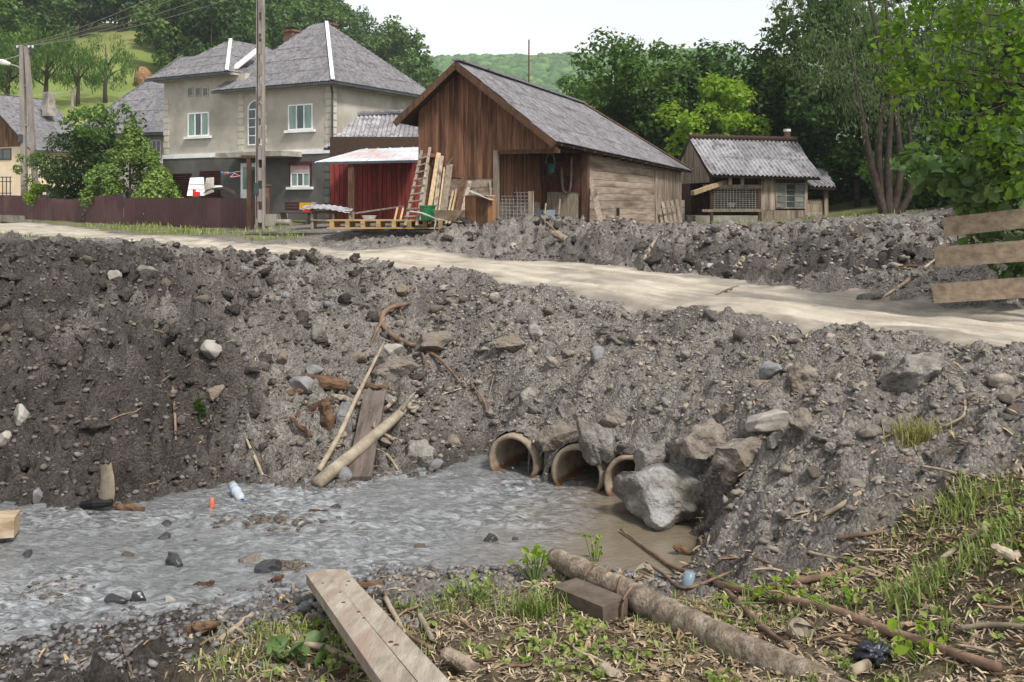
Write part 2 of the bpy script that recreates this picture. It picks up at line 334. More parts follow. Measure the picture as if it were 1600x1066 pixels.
def ground_mat():
    m = bpy.data.materials.new('ground_soil'); m.use_nodes = True; nt = m.node_tree; b = nt.nodes['Principled BSDF']; N = nt.nodes.new; L = nt.links.new
    tc = N('ShaderNodeTexCoord')
    def noise(s, d=6, r=.6):
        n = N('ShaderNodeTexNoise'); n.inputs['Scale'].default_value = s; n.inputs['Detail'].default_value = d; n.inputs['Roughness'].default_value = r; L(tc.outputs['Object'], n.inputs['Vector']); return n.outputs[0]
    def ramp(v, *st):
        r = N('ShaderNodeValToRGB'); e = r.color_ramp.elements
        while len(e) < len(st): e.new(.5)
        for k, (p, c) in enumerate(st): e[k].position = p; e[k].color = (*c, 1)
        L(v, r.inputs[0]); return r.outputs[0]
    def mix(f, a, c, bt='MIX'):
        x = N('ShaderNodeMix'); x.data_type = 'RGBA'; x.blend_type = bt
        if isinstance(f, float): x.inputs['Factor'].default_value = f
        else: L(f, x.inputs['Factor'])
        for s, k in ((a, 'A'), (c, 'B')):
            if isinstance(s, tuple): x.inputs[k].default_value = (*s, 1)
            else: L(s, x.inputs[k])
        return x.outputs['Result']
    def attr(k): a = N('ShaderNodeAttribute'); a.attribute_name = k; return a.outputs['Fac']
    vo = N('ShaderNodeTexVoronoi'); vo.inputs['Scale'].default_value = 34; L(tc.outputs['Object'], vo.inputs['Vector'])
    vo2 = N('ShaderNodeTexVoronoi'); vo2.inputs['Scale'].default_value = 55; L(tc.outputs['Object'], vo2.inputs['Vector'])
    gr = ramp(noise(2.2, 8, .7), (.3, rgb((96,91,86))), (.7, rgb((148,142,135))))
    dk = ramp(noise(2.6, 8, .7), (.3, rgb((46,42,39))), (.72, rgb((88,82,76))))
    c = mix(attr('wet'), gr, dk)
    bw = N('ShaderNodeRGBToBW'); L(vo.outputs['Color'], bw.inputs[0])
    peb = ramp(bw.outputs[0], (.1, (.42,.41,.40)), (.5, (.95,.94,.92)), (.9, (1.5,1.5,1.5)))
    c = mix(.75, c, peb, 'MULTIPLY')
    lt = mix(attr('grass'), c, ramp(noise(5, 6), (.35, rgb((78,66,50))), (.65, rgb((120,108,84)))))
    fg = mix(attr('farg'), lt, ramp(noise(.9, 6), (.35, rgb((84,98,48))), (.65, rgb((128,122,86)))))
    L(fg, b.inputs['Base Color']); b.inputs['Roughness'].default_value = .82; b.inputs['Specular IOR Level'].default_value = .3
    ad = N('ShaderNodeMath'); ad.operation = 'ADD'; L(noise(24, 8, .7), ad.inputs[0])
    m3 = N('ShaderNodeMath'); m3.operation = 'MULTIPLY'; m3.inputs[1].default_value = -.5; L(vo.outputs['Distance'], m3.inputs[0]); L(m3.outputs[0], ad.inputs[1])
    bp = N('ShaderNodeBump'); bp.inputs['Strength'].default_value = 1.0; bp.inputs['Distance'].default_value = .055; L(ad.outputs[0], bp.inputs['Height']); L(bp.outputs[0], b.inputs['Normal'])
    return m
wetm = np.clip(smooth(-1.5, -5.5, GX + .35*(GY - 12) + fbm(GX*.5, GY*.5, 71, 3) * 1.6) * smooth(26, 20, GY) + .85*smooth(15, 18, GY)*smooth(-1, 2.5, GX)*smooth(31, 24, GY)*smooth(-.5, .3, fbm(GX*.4, GY*.4, 75, 2)+.15) + .55*fbm(GX*.55, GY*.55, 72, 3) + .6*smooth(.42, .05, ZT - .25*fbm(GX*1.5, GY*1.5, 79, 2))*smooth(.1, .0, gmask), 0, 1)
fargr = np.clip(smooth(37, 44, GY) * smooth(.0, .3, fbm(GX*.3, GY*.3, 73, 3) + .25) + smooth(.3, .8, SD*-1) * smooth(2.6, 1.2, SD*-1) * smooth(-6, -9, GX) * smooth(26, 30, GY) * .8 + smooth(36, 40, GY)*smooth(8, 11, GX), 0, 1)
gfq = gridfaces(len(gx), len(gy)); zf_ = ZT.ravel()[gfq]; gfq = gfq[~(PIPEHOLE.ravel()[gfq].any(1) & (zf_.min(1) < .0) & (zf_.max(1) > .12))]
gme = npmesh('ground', np.stack([GX, GY, ZT], -1).reshape(-1, 3), gfq, ground_mat(), True, {'wet': wetm, 'grass': gmask, 'farg': fargr})
tag(link('ground', gme), kind='structure')
# road sheet: dried pale silt
rx = np.arange(-40, 14, .09); ry = np.concatenate([np.arange(6.5, 22, .09), np.arange(22, 75, .22)])
RX, RY = np.meshgrid(rx, ry); rs = road_sd(RX, RY) + fbm(RX*1.1, RY*1.1, 31, 4)*.35 + fbm(RX*4, RY*4, 35, 3)*.12
RZ = hzv(RX.ravel(), RY.ravel()).reshape(RX.shape) + .035 * smooth(.12, .35, road_sd(RX, RY) + fbm(RX*1.1, RY*1.1, 31, 4)*.35) + .006 - .05*smooth(.14, .0, rs)
fq = gridfaces(len(rx), len(ry)); keep = (rs.ravel()[fq] > .02).all(1); fq = fq[keep]
us, inv_ = np.unique(fq, return_inverse=True)
def road_mat():
    m = M('dry_silt', rgb((182,173,158)), rgb((156,148,135)), scale=1.4, rough=.92, bump=.6, bscale=14, dirt=rgb((140,133,122)), dscale=.8, lo=.4, hi=.7); nt = m.node_tree; N = nt.nodes.new; L = nt.links.new
    b = nt.nodes['Principled BSDF']; src = b.inputs['Base Color'].links[0].from_socket; a1 = N('ShaderNodeAttribute'); a1.attribute_name = 'across'; a2 = N('ShaderNodeAttribute'); a2.attribute_name = 'along'
    cb = N('ShaderNodeCombineXYZ'); L(a1.outputs['Fac'], cb.inputs[0]); L(a2.outputs['Fac'], cb.inputs[1]); n = N('ShaderNodeTexNoise'); n.inputs['Scale'].default_value = 1; n.inputs['Detail'].default_value = 6; n.inputs['Roughness'].default_value = .62; mp = N('ShaderNodeMapping'); mp.inputs['Scale'].default_value = (3.4, .22, 1); L(cb.outputs[0], mp.inputs[0]); L(mp.outputs[0], n.inputs['Vector'])
    r = N('ShaderNodeValToRGB'); r.color_ramp.elements[0].position = .4; r.color_ramp.elements[1].position = .64; r.color_ramp.elements[0].color = (1.06,1.05,1.04,1); r.color_ramp.elements[1].color = (.74,.72,.69,1); L(n.outputs[0], r.inputs[0])
    x = N('ShaderNodeMix'); x.data_type = 'RGBA'; x.blend_type = 'MULTIPLY'; x.inputs['Factor'].default_value = 1; L(src, x.inputs['A']); L(r.outputs[0], x.inputs['B'])
    a3 = N('ShaderNodeAttribute'); a3.attribute_name = 'rim'; y = N('ShaderNodeMix'); y.data_type = 'RGBA'; L(a3.outputs['Fac'], y.inputs['Factor']); L(x.outputs['Result'], y.inputs['A']); y.inputs['B'].default_value = (*rgb((120,112,102)), 1); L(y.outputs['Result'], b.inputs['Base Color']); return m
rme = npmesh('road', np.stack([RX, RY, RZ], -1).reshape(-1, 3)[us], inv_.reshape(fq.shape), road_mat(), True, {'across': dline(RX, RY, NE, False).ravel()[us], 'along': (RX*.75-RY*.66).ravel()[us], 'rim': (smooth(.75, .05, rs + fbm(RX*2.2, RY*2.2, 38, 3)*.3)).ravel()[us]})
tag(link('road', rme), kind='structure')
# stream
wx = np.arange(-22, 4.6, .045); wy = np.arange(4.8, 14.4, .045)
WX, WY = np.meshgrid(wx, wy)
wz = hzv(WX.ravel(), WY.ravel()).reshape(WX.shape)
calm = smooth(-.6, 1.4, WX - (WY - 10.2) * .3 + .35*fbm(WX, WY, 15, 2)) 
ca, sa = math.cos(-.5), math.sin(-.5)
AX = WX*ca - WY*sa; AY = WX*sa + WY*ca
amp = .02 * (1 - .85*calm)
rapid = smooth(-.45, .5, fbm(AX*.4, AY*.7, 151, 3))
wa = AX + .3*fbm(AX*.7, AY*.7, 131, 2); wb = AY + .25*fbm(AX*.9, AY*.9, 141, 2)
WZ = amp * (1.0*fbm(wa*2.4, wb*4.2, 101, 2) + .7*(1-2*np.abs(perlin(wa*4.4, wb*8.5, 111))) + .4*(1-2*np.abs(perlin(wa*8, wb*14, 5)))) * (.95 + .45*rapid)
fq = gridfaces(len(wx), len(wy)); keep = (wz.ravel()[fq] < .06).any(1)
for c in CULV:
    qx = (WX - c.x) * PIPE_DIR.y - (WY - c.y) * PIPE_DIR.x; qy = (WX - c.x) * PIPE_DIR.x + (WY - c.y) * PIPE_DIR.y
    keep |= ((np.abs(qx) < .36) & (qy > -.5) & (qy < 2.2)).ravel()[fq].all(1)
fq = fq[keep]; us, inv_ = np.unique(fq, return_inverse=True)
def water_mat():
    m = bpy.data.materials.new('muddy_water'); m.use_nodes = True; nt = m.node_tree; b = nt.nodes['Principled BSDF']; N = nt.nodes.new; L = nt.links.new
    tc = N('ShaderNodeTexCoord'); mp = N('ShaderNodeMapping'); mp.inputs['Rotation'].default_value = (0, 0, .5); mp.inputs['Scale'].default_value = (1, 1.9, 1); L(tc.outputs['Object'], mp.inputs[0])
    a = N('ShaderNodeAttribute'); a.attribute_name = 'calm'
    n = N('ShaderNodeTexNoise'); n.inputs['Scale'].default_value = 5.5; n.inputs['Detail'].default_value = 9; n.inputs['Roughness'].default_value = .66; n.inputs['Distortion'].default_value = 1.2; L(mp.outputs[0], n.inputs['Vector'])
    r = N('ShaderNodeValToRGB'); r.color_ramp.elements[0].position = .42; r.color_ramp.elements[1].position = .66
    r.color_ramp.elements[0].color = (*rgb((78,79,79)), 1); r.color_ramp.elements[1].color = (*rgb((166,168,170)), 1); L(n.outputs[0], r.inputs[0])
    ar = N('ShaderNodeAttribute'); ar.attribute_name = 'rapid'; x0 = N('ShaderNodeMix'); x0.data_type = 'RGBA'; rm = N('ShaderNodeMapRange'); rm.inputs['To Min'].default_value = .35; rm.inputs['To Max'].default_value = .95; L(ar.outputs['Fac'], rm.inputs[0]); L(rm.outputs[0], x0.inputs['Factor']); x0.inputs['A'].default_value = (*rgb((102,103,103)), 1); L(r.outputs[0], x0.inputs['B'])
    x = N('ShaderNodeMix'); x.data_type = 'RGBA'; L(a.outputs['Fac'], x.inputs['Factor']); L(x0.outputs['Result'], x.inputs['A']); x.inputs['B'].default_value = (*rgb((112,102,86)), 1)
    L(x.outputs['Result'], b.inputs['Base Color']); b.inputs['Roughness'].default_value = .06; b.inputs['IOR'].default_value = 1.4; b.inputs['Specular IOR Level'].default_value = .7
    n2 = N('ShaderNodeTexNoise'); n2.inputs['Scale'].default_value = 13; n2.inputs['Detail'].default_value = 5; L(mp.outputs[0], n2.inputs['Vector'])
    bp = N('ShaderNodeBump'); bp.inputs['Distance'].default_value = .03; L(n2.outputs[0], bp.inputs['Height'])
    mr = N('ShaderNodeMapRange'); mr.inputs['To Min'].default_value = .9; mr.inputs['To Max'].default_value = .22; L(a.outputs['Fac'], mr.inputs[0]); L(mr.outputs[0], bp.inputs['Strength']); L(bp.outputs[0], b.inputs['Normal'])
    return m
wme = npmesh('stream_water', np.stack([WX, WY, WZ], -1).reshape(-1, 3)[us], inv_.reshape(fq.shape), water_mat(), True, {'calm': np.clip(calm + .0*(1-rapid), 0, 1).ravel()[us], 'rapid': rapid.ravel()[us]})
tag(link('stream_water', wme), kind='structure')
# wide valley floor to the horizon
mb = MB(); 
R_ = [(-48,78),(48,78)]
val = M('valley_grass', rgb((96,112,52)), rgb((70,92,40)), scale=.08)
vm = npmesh('valley_floor', [(-990,60,1.2),(990,60,1.2),(990,1390,1.2),(-990,1390,1.2)], np.array([[0,1,2,3]]), val)
tag(link('valley_floor', vm), kind='structure')
# ------------------------------------------------------------------ building materials
V3 = Vector
m_asb = M('asbestos_sheet', rgb((130,128,130)), rgb((96,94,97)), scale=9, rough=.9, bump=.3, bscale=40, rnd=.10, dirt=rgb((84,82,84)), dscale=3.0)
m_asb2 = M('old_asbestos', rgb((164,162,164)), rgb((122,120,122)), scale=7, rough=.9, bump=.3, bscale=40, rnd=.2, dirt=rgb((104,101,103)), dscale=3.0)
m_deck = M('dark_timber', rgb((70,54,42)), rgb((48,38,32)), scale=6, stretch=(1,1,6))
m_flash = M('zinc_flashing', rgb((226,226,222)), rgb((190,188,184)), scale=3, rough=.5)
m_gut = M('dark_gutter', rgb((74,78,80)), rgb((52,56,60)), scale=3, rough=.5)
m_ren = M('beige_grey_render', rgb((178,172,160)), rgb((162,156,145)), scale=.8, rough=.95, bump=.3, bscale=60, dirt=rgb((144,140,127)), dscale=.4)
m_quo = M('quoin_render', rgb((190,184,168)), rgb((176,170,156)), scale=2, rough=.95)
m_base = M('dark_grey_render', rgb((92,90,86)), rgb((76,75,72)), scale=.9, rough=.95, bump=.3, bscale=60, dirt=rgb((104,101,95)), dscale=.5)
m_white = M('white_paint', rgb((232,232,230)), rgb((212,212,210)), scale=2, rough=.5)
m_brown = M('brown_louvre', rgb((86,44,44)), rgb((60,32,34)), scale=4, rough=.6)
m_glass = M('window_glass', rgb((70,84,84)), rgb((40,50,54)), scale=1.5, rough=.08, spec=.6)
m_curt = M('window_glass_curtain', rgb((128,158,146)), rgb((88,112,104)), scale=2.5, rough=.1, spec=.6, stretch=(5,1,.4))
m_shut = M('pink_roller_shutter', rgb((190,160,160)), rgb((170,142,142)), scale=3, rough=.6)
m_brick = M('sooty_brick', rgb((120,88,72)), rgb((84,66,58)), scale=5, rough=.9)
m_conc = M('weathered_concrete', rgb((168,162,150)), rgb((126,120,110)), scale=1.6, rough=.95, bump=.4, bscale=30, dirt=rgb((104,98,88)), dscale=.9)
m_pole = M('pole_concrete', rgb((150,142,132)), rgb((112,104,98)), scale=1.8, rough=.9, bump=.3, bscale=30, stretch=(1,1,.3))
m_barn = M('brown_barn_board', rgb((130,94,70)), rgb((78,54,42)), scale=2.2, rough=.85, bump=.4, bscale=14, stretch=(6,6,.55), rnd=.28, dirt=rgb((58,36,30)), dscale=.8, lo=.3, hi=.7)
m_grey = M('grey_weathered_board', rgb((166,152,136)), rgb((116,102,90)), scale=2.2, rough=.9, bump=.4, bscale=14, stretch=(6,6,.6), rnd=.16, dirt=rgb((88,72,60)), dscale=.9)
m_greyh = M('grey_weathered_log', rgb((160,146,130)), rgb((126,112,98)), scale=2.2, rough=.9, bump=.5, bscale=14, stretch=(6,.6,6), rnd=.14, dirt=rgb((96,80,66)), dscale=.5)
m_red = M('red_stained_board', rgb((134,54,46)), rgb((84,34,32)), scale=2, rough=.75, bump=.25, bscale=14, stretch=(5,5,.5), rnd=.25)
m_rust = M('faded_sheet_metal', rgb((196,206,212)), rgb((184,166,164)), scale=.9, rough=.45, stretch=(.6,1.2,1), lo=.45, hi=.62)
m_fence = M('maroon_steel', rgb((72,36,40)), rgb((58,27,32)), scale=.5, rough=.45, spec=.4, rnd=.12, dirt=rgb((88,60,58)), dscale=.45)
m_newwood = M('fresh_sawn_wood', rgb((186,164,130)), rgb((150,128,98)), scale=3, rough=.8, bump=.2, stretch=(5,5,.7), rnd=.12)
m_oldwood = M('weathered_timber', rgb((148,135,119)), rgb((106,95,83)), scale=3, rough=.9, bump=.4, bscale=20, stretch=(5,5,.7), rnd=.2)
m_dkwood = M('dark_brown_wood', rgb((96,70,52)), rgb((60,44,34)), scale=3, rough=.9, bump=.4, bscale=20, stretch=(4,4,.7), rnd=.2)
m_peach = M('peach_render', rgb((226,206,176)), rgb((210,190,160)), scale=.8, rough=.95)
m_wire = M('galvanised_wire', rgb((170,168,160)), rgb((130,124,116)), scale=6, rough=.6)
m_black = M('dark_rubber', rgb((34,34,36)), rgb((22,22,24)), scale=5, rough=.7)
m_greenp = M('green_plastic', rgb((38,124,70)), rgb((26,92,52)), scale=3, rough=.4, dirt=rgb((70,110,74)))
m_redp = M('red_plastic', rgb((206,36,30)), rgb((170,26,24)), scale=3, rough=.4)
m_block = M('white_block', rgb((176,170,160)), rgb((146,138,128)), scale=3, rough=.95, rnd=.08)
# ------------------------------------------------------------------ building helpers
def clip_uv(P, u):
    lo, hi = 1e9, -1e9; n = len(P)
    for i in range(n):
        (a, b), (c, d) = P[i], P[(i+1) % n]
        if abs(a-c) < 1e-9:
            if abs(a-u) < 1e-6: lo = min(lo, b, d); hi = max(hi, b, d)
            continue
        t = (u-a)/(c-a)
        if -1e-9 <= t <= 1+1e-9: v = b+(d-b)*t; lo = min(lo, v); hi = max(hi, v)
    return lo, hi
def roof_face(parent, poly, mat, sw=1.05, sh=1.15, wl=.177, amp=.028, sub=4, deck=True, off=0.0):
    """a sloping roof face: thin timber deck plus separate corrugated sheets. poly[0]->poly[1] is the eave."""
    P = [V3(p) for p in poly]; u = (P[1]-P[0]).normalized(); n = u.cross(P[-1]-P[0]).normalized()
    if n.z < 0: n = -n
    v = n.cross(u)
    if v.z < 0: v = -v
    uv = [((p-P[0]).dot(u), (p-P[0]).dot(v)) for p in P]
    if deck: part('roof_deck', MB().prism([p - n*.05 for p in P], -n*.06), m_deck, parent)
    u0 = min(a for a, b in uv); u1 = max(a for a, b in uv); v1 = max(b for a, b in uv)
    nu = max(1, round((u1-u0)/sw)); nv = max(1, round(v1/sh)); du = (u1-u0)/nu; dv = v1/nv
    for i in range(nu):
        ns = max(4, int(round(du/wl*sub)))
        for j in range(nv):
            mb = MB(); last = None; tw = random.uniform(-.006, .006)
            for k in range(ns+1):
                uu = u0 + du*(i + k/ns); lo, hi = clip_uv(uv, min(max(uu, u0+1e-6), u1-1e-6))
                a = max(lo, dv*j - (.08 if j else 0)); b = min(hi, dv*(j+1))
                if b - a < .02: last = None; continue
                w_ = amp*math.sin(2*math.pi*uu/wl) + off
                pa = P[0] + u*uu + v*a + n*(w_+.028+tw); pb = P[0] + u*uu + v*b + n*(w_+.006+tw)
                ix = len(mb.v); mb.v += [pa, pb, pa - n*.012, pb - n*.012]
                if last is not None: mb.f += [(last, ix, ix+1, last+1), (last+2, last+3, ix+3, ix+2), (last, last+2, ix+2, ix)]
                last = ix
            if mb.f: part('roof_sheet', mb, mat, parent)
def clip_half(poly, a, keep_gt):
    out = []; n = len(poly)
    for i in range(n):
        p, q = poly[i], poly[(i+1) % n]; ip = (p[0] >= a) == keep_gt or p[0] == a; iq = (q[0] >= a) == keep_gt or q[0] == a
        if ip: out.append(p)
        if ip != iq: t = (a-p[0])/(q[0]-p[0]); out.append((a, p[1]+(q[1]-p[1])*t))
    return out
def boards(parent, poly, org, ax, up, nrm, bw, th, mat, name='board', gap=.006, wob=.012, ends=.0):
    """separate boards side by side filling a flat outline; (a, b) in poly are measured along ax and up"""
    org, ax, up, nrm = map(V3, (org, ax, up, nrm)); a0 = min(p[0] for p in poly); a1 = max(p[0] for p in poly)
    x = a0; out = []
    while x < a1 - .02:
        w_ = bw*random.uniform(.85, 1.15); x1 = min(x + w_, a1)
        if a1 - x1 < bw*.4: x1 = a1
        c = clip_half(clip_half(poly, x+gap/2, True), x1-gap/2, False)
        if len(c) > 2:
            o = random.uniform(0, wob); e = random.uniform(-ends, ends)
            mlo = min(b for a, b in c)
            pts_ = [org + ax*a + up*(b + (e if b < mlo+.01 else 0)) + nrm*o for a, b in c]
            out.append(part(name, MB().prism(pts_, nrm*th), mat, parent))
        x = x1
    return out
def window(parent, x0, x1, z0, z1, y, cols=(1,1,1), frame=.07, mat=m_white, pane=m_glass, sill=None, rows=1, name='window'):
    """window in a wall facing -y"""
    mb = MB(); f = frame
    mb.box((x0, y-.05, z0), (x0+f, y+.02, z1)); mb.box((x1-f, y-.05, z0), (x1, y+.02, z1)); mb.box((x0+f, y-.05, z0), (x1-f, y+.02, z0+f)); mb.box((x0+f, y-.05, z1-f), (x1-f, y+.02, z1))
    tot = sum(cols); xs = [x0+f]
    for c in cols: xs.append(xs[-1] + (x1-x0-2*f)*c/tot)
    for q in xs[1:-1]: mb.box((q-f/2, y-.046, z0+f), (q+f/2, y+.02, z1-f))
    zs = [z0+f+(z1-z0-2*f)*k/rows for k in range(rows+1)]
    for q in zs[1:-1]: mb.box((x0+f, y-.042, q-f/3), (x1-f, y+.02, q+f/3))
    wo_ = part(name, mb, mat, parent)
    for i in range(len(xs)-1):
        for j in range(rows):
            part('pane', MB().box((xs[i]+.012, y-.022, zs[j]+.012), (xs[i+1]-.012, y-.004, zs[j+1]-.012)), pane if i != 1 or pane is m_glass else m_glass, wo_)
    if sill: part('window_sill', MB().box((x0-sill, y-.16, z0-.14), (x1+sill, y-.001, z0-.005)), m_white, wo_)
    return wo_
def hip_white(parent, a, b, wd=.22, mat=None, name='hip_flashing'):
    part(name, MB().beam(V3(a)+V3((0,0,.07)), V3(b)+V3((0,0,.07)), wd, .05), mat or m_flash, parent)

# ------------------------------------------------------------------ grey two-storey house
HF = Frame((-9.21, 49, 2.6), math.atan2(-1, 1.7))
def build_house():
    t = thing('house', 'grey two-storey house with hipped roof and dark base behind the maroon fence', 'house', HF.o, HF.r)
    XL, XM = -12.6, -6.5; D = 8.2; ZB_, ZT1, ZT2 = 3.55, 6.95, 7.95
    wl_ = part('wall', MB().box((XM, 0, ZB_), (0, D, ZT1)), m_ren, t)
    w2_ = part('wall', MB().box((XL, 0.003, ZB_), (XM+.4, D-.1, ZT2)), m_ren, t)
    part('base_wall', MB().box((XL-.04, -.05, -.6), (.05, D+.05, ZB_-.12)), m_base, t, label='dark grey rendered ground floor')
    part('white_band', MB().box((XL-.06, -.09, ZB_-.12), (.09, D+.06, ZB_+.12)), m_white, t)
    # quoins
    for x in (XL+.02, XM-.1, -4.9, -.36):
        for k in range(9): 
            z = ZB_+.16+k*.36
            part('quoin', MB().box((x - (.06 if k % 2 else 0), -.035, z), (x+.34+(.06 if k % 2 else 0), -.001, z+.31)), m_quo, wl_ if x > XM-.2 else w2_)
    for k in range(8): part('quoin', MB().box((-.4, -.085, .1+k*.4), (.0, -.052, .42+k*.4)), m_base, t)
    for k in range(9): part('quoin', MB().box((.001, .0, ZB_+.16+k*.36), (.035, .36, ZB_+.47+k*.36)), m_quo, wl_)
    def R(x0, y0, x1, y1, yv=0.0):
        a = HF.on(x0, y0, 1, yv); b = HF.on(x1, y1, 1, yv); c = HF.on((x0+x1)/2, y0, 1, yv); d = HF.on((x0+x1)/2, y1, 1, yv)
        return a.x, b.x, d.z, c.z
    window(t, *R(451, 163, 489, 203), 0, pane=m_curt, sill=.2)
    window(t, *R(294, 176, 327, 213), 0, pane=m_curt, sill=.2)
    for a, b in ((293.5, 302), (305.5, 314.5), (317.5, 326)): window(t, *R(a, 137, b, 151), 0, cols=(1,), frame=.05, mat=m_ren)
    aw = window(t, *R(388, 170, 413, 227), 0, cols=(1,1), rows=4, frame=.06)
    x0, x1, z0, z1 = R(388, 170, 413, 227); xc = (x0+x1)/2; rr = (x1-x0)/2
    arc = MB(); 
    for k in range(10):
        a0, a1 = math.pi*k/10, math.pi*(k+1)/10
        arc.prism([(xc+math.cos(a)*r, -.05, z1+math.sin(a)*r*.8) for a, r in ((a0, rr), (a1, rr), (a1, rr-.08), (a0, rr-.08))], (0, .06, 0))
    part('arch', arc, m_white, aw)
    part('arch_pane', MB().prism([(xc+math.cos(math.pi*k/10)*(rr-.07), -.02, z1+math.sin(math.pi*k/10)*(rr-.07)*.8) for k in range(11)], (0, .016, 0)), m_glass, aw)
    x0, x1, z0, z1 = R(455, 259, 485, 292, -.05)
    lw = window(t, x0, x1, z0, z1-.35, -.055, pane=m_curt, sill=.22)
    part('roller_shutter', MB().box((x0, -.12, z1-.35), (x1, -.056, z1+.02)), m_shut, lw); part('shutter_box', MB().box((x0-.12, -.2, z1+.02), (x1+.12, -.056, z1+.2)), m_brown, lw)
    part('shutter_rail', MB().box((x0-.1, -.12, z0), (x0-.005, -.056, z1)), m_brown, lw); part('shutter_rail', MB().box((x1+.005, -.12, z0), (x1+.1, -.056, z1)), m_brown, lw)
    for a, b, c in ((270, 300, 271), (313, 345, 267)):
        x0, x1, z0, z1 = R(a, c, b, 310, -.05)
        lv = part('louvred_opening', MB().box((x0, -.07, z0), (x1, -.052, z1)), m_deck, t)
        k = 0; z = z0
        while z < z1-.05: part('louvre_slat', MB().beam((x0, -.1, z+.04), (x1, -.1, z+.04), .09, .02, (0, .7, .7)), m_brown, lv); z += .13
    # door and porch
    x0, x1, z0, z1 = R(377, 255, 401, 322, -.05)
    dr = part('door', MB().box((x0, -.1, z0), (x1, -.052, z1)), m_white, t)
    part('door_pane', MB().box((x0+.18, -.112, z0+.9), (x0+.5, -.101, z1-.2)), m_curt, dr); part('door_pane', MB().box((x0+.62, -.112, z0+.2), (x1-.06, -.101, z1-.2)), m_glass, dr)
    x0, x1, z0, z1 = R(350, 238, 452, 246, -1.0)
    po = part('porch_roof', MB().box((x0, -1.6, z0), (x1, -.06, z1)), m_conc, t)
    # roofs
    rf = part('roof', MB().box((-7.5, -.42, ZT1-.1), (.42, D+.42, ZT1+.02)), m_ren, t)
    E1 = ZT1+.08; y0, y1 = -.62, D+.62; a, b = V3((-8.0, y0, E1)), V3((.62, y0, E1)); c, d = V3((.62, y1, E1)), V3((-8.0, y1, E1)); k1, k2 = V3((-3.95, 4.1, 11.15)), V3((-5.0, 4.1, 11.15))
    roof_face(rf, [a, b, k1, k2], m_asb); roof_face(rf, [b, c, k1], m_asb); roof_face(rf, [d, a, k2], m_asb, sub=2); roof_face(rf, [c, d, k2, k1], m_asb, sub=2)
    hip_white(rf, b, k1, .19)
    for p, q in ((a, b), (b, c)): part('gutter', MB().beam(p+V3((0,0,-.1)), q+V3((0,0,-.1)), .14, .12), m_gut, rf)
    dp = MB().tube([(.22, -.3, E1-.15), (.16, -.12, E1-.6), (.16, -.12, ZB_-.1), (.16, -.14, .2)], .06, 6); part('downpipe', dp, m_gut, rf)
    r2 = part('roof', MB().box((XL-.45, -.42, ZT2-.1), (XM-.1, D+.3, ZT2+.02)), m_ren, t)
    E2 = ZT2+.08; a, b = V3((XL-.85, -.62, E2)), V3((XM-.35, -.62, E2)); c, d = V3((XM-.35, 8.6, E2)), V3((XL-.85, 8.6, E2)); k1, k2 = V3((-10.15, 2.75, 10.5)), V3((-10.15, 5.6, 10.5))
    roof_face(r2, [a, b, k1], m_asb); roof_face(r2, [b, c, k2, k1], m_asb, sub=2); roof_face(r2, [c, d, k2], m_asb, sub=2); roof_face(r2, [d, a, k1, k2], m_asb, sub=2)
    hip_white(r2, b, k1, .19); hip_white(r2, (-7.2, .2, 8.2), (-7.7, 2.6, 9.7), .5, name='valley_flashing')
    for p, q in ((a, b), (b, c)): part('gutter', MB().beam(p+V3((0,0,-.1)), q+V3((0,0,-.1)), .14, .12), m_gut, r2)
    for x, y, z0, z1, s in ((-7.9, 5.5, 8.6, 11.15, .36), (-4.5, 4.9, 9.8, 11.15, .33)):
        ch = part('chimney', MB().box((x-s, y-s, z0), (x+s, y+s, z1)), m_brick, rf)
        part('chimney_cap', MB().box((x-s-.07, y-s-.07, z1), (x+s+.07, y+s+.07, z1+.12)), m_brick, ch); part('chimney_cover', MB().box((x-s, y-s, z1+.28), (x+s, y+s, z1+.33)), m_gut, ch)
    return t
build_house()
# ------------------------------------------------------------------ far house with the big roof behind the shrubs
def build_roofhouse():
    o = W(258, 300, 62); o.z = 2.6; fr = Frame(o, math.atan2(-1, 2.6)); t = thing('house', 'low house with large grey roof behind the tall green shrubs', 'house', fr.o, fr.r)
    e = fr.on(150, 211, 1, -.6); zt = fr.on(245, 207, 1, -.6).z
    xl = fr.on(108, 213, 1, -.6).x; xr = 3.5
    part('wall', MB().box((xl+.8, 0, -.5), (xr, 10, zt-.05)), m_quo, t)
    x0 = fr.on(238, 220, 1, 0).x; x1 = fr.on(252, 220, 1, 0).x; z1 = fr.on(245, 219, 1, 0).z; z0 = fr.on(245, 252, 1, 0).z
    window(t, x0, x1, z0, z1, 0, cols=(1,1), sill=.1)
    k = fr.on(285, 90, 1, 5.5); rf = part('roof', MB().box((xl+.3, -.4, zt-.1), (xr+.3, 10.4, zt+.02)), m_deck, t)
    a, b, c, d = V3((xl, -.6, zt)), V3((xr+.6, -.6, zt)), V3((xr+.6, 11, zt)), V3((xl, 11, zt)); k1 = V3((min(k.x, xr-1), 5.3, k.z)); k2 = V3((xr+.6, 5.3, k.z))
    roof_face(rf, [a, b, k2, k1], m_asb, sub=3); roof_face(rf, [d, a, k1], m_asb, sub=3); roof_face(rf, [c, d, k1, k2], m_asb, sub=2)
    part('gutter', MB().beam(a+V3((0,-.05,-.1)), b+V3((0,-.05,-.1)), .14, .12), m_gut, rf)
    hip_white(rf, a, k1, .2, m_asb, 'hip_cap')
build_roofhouse()
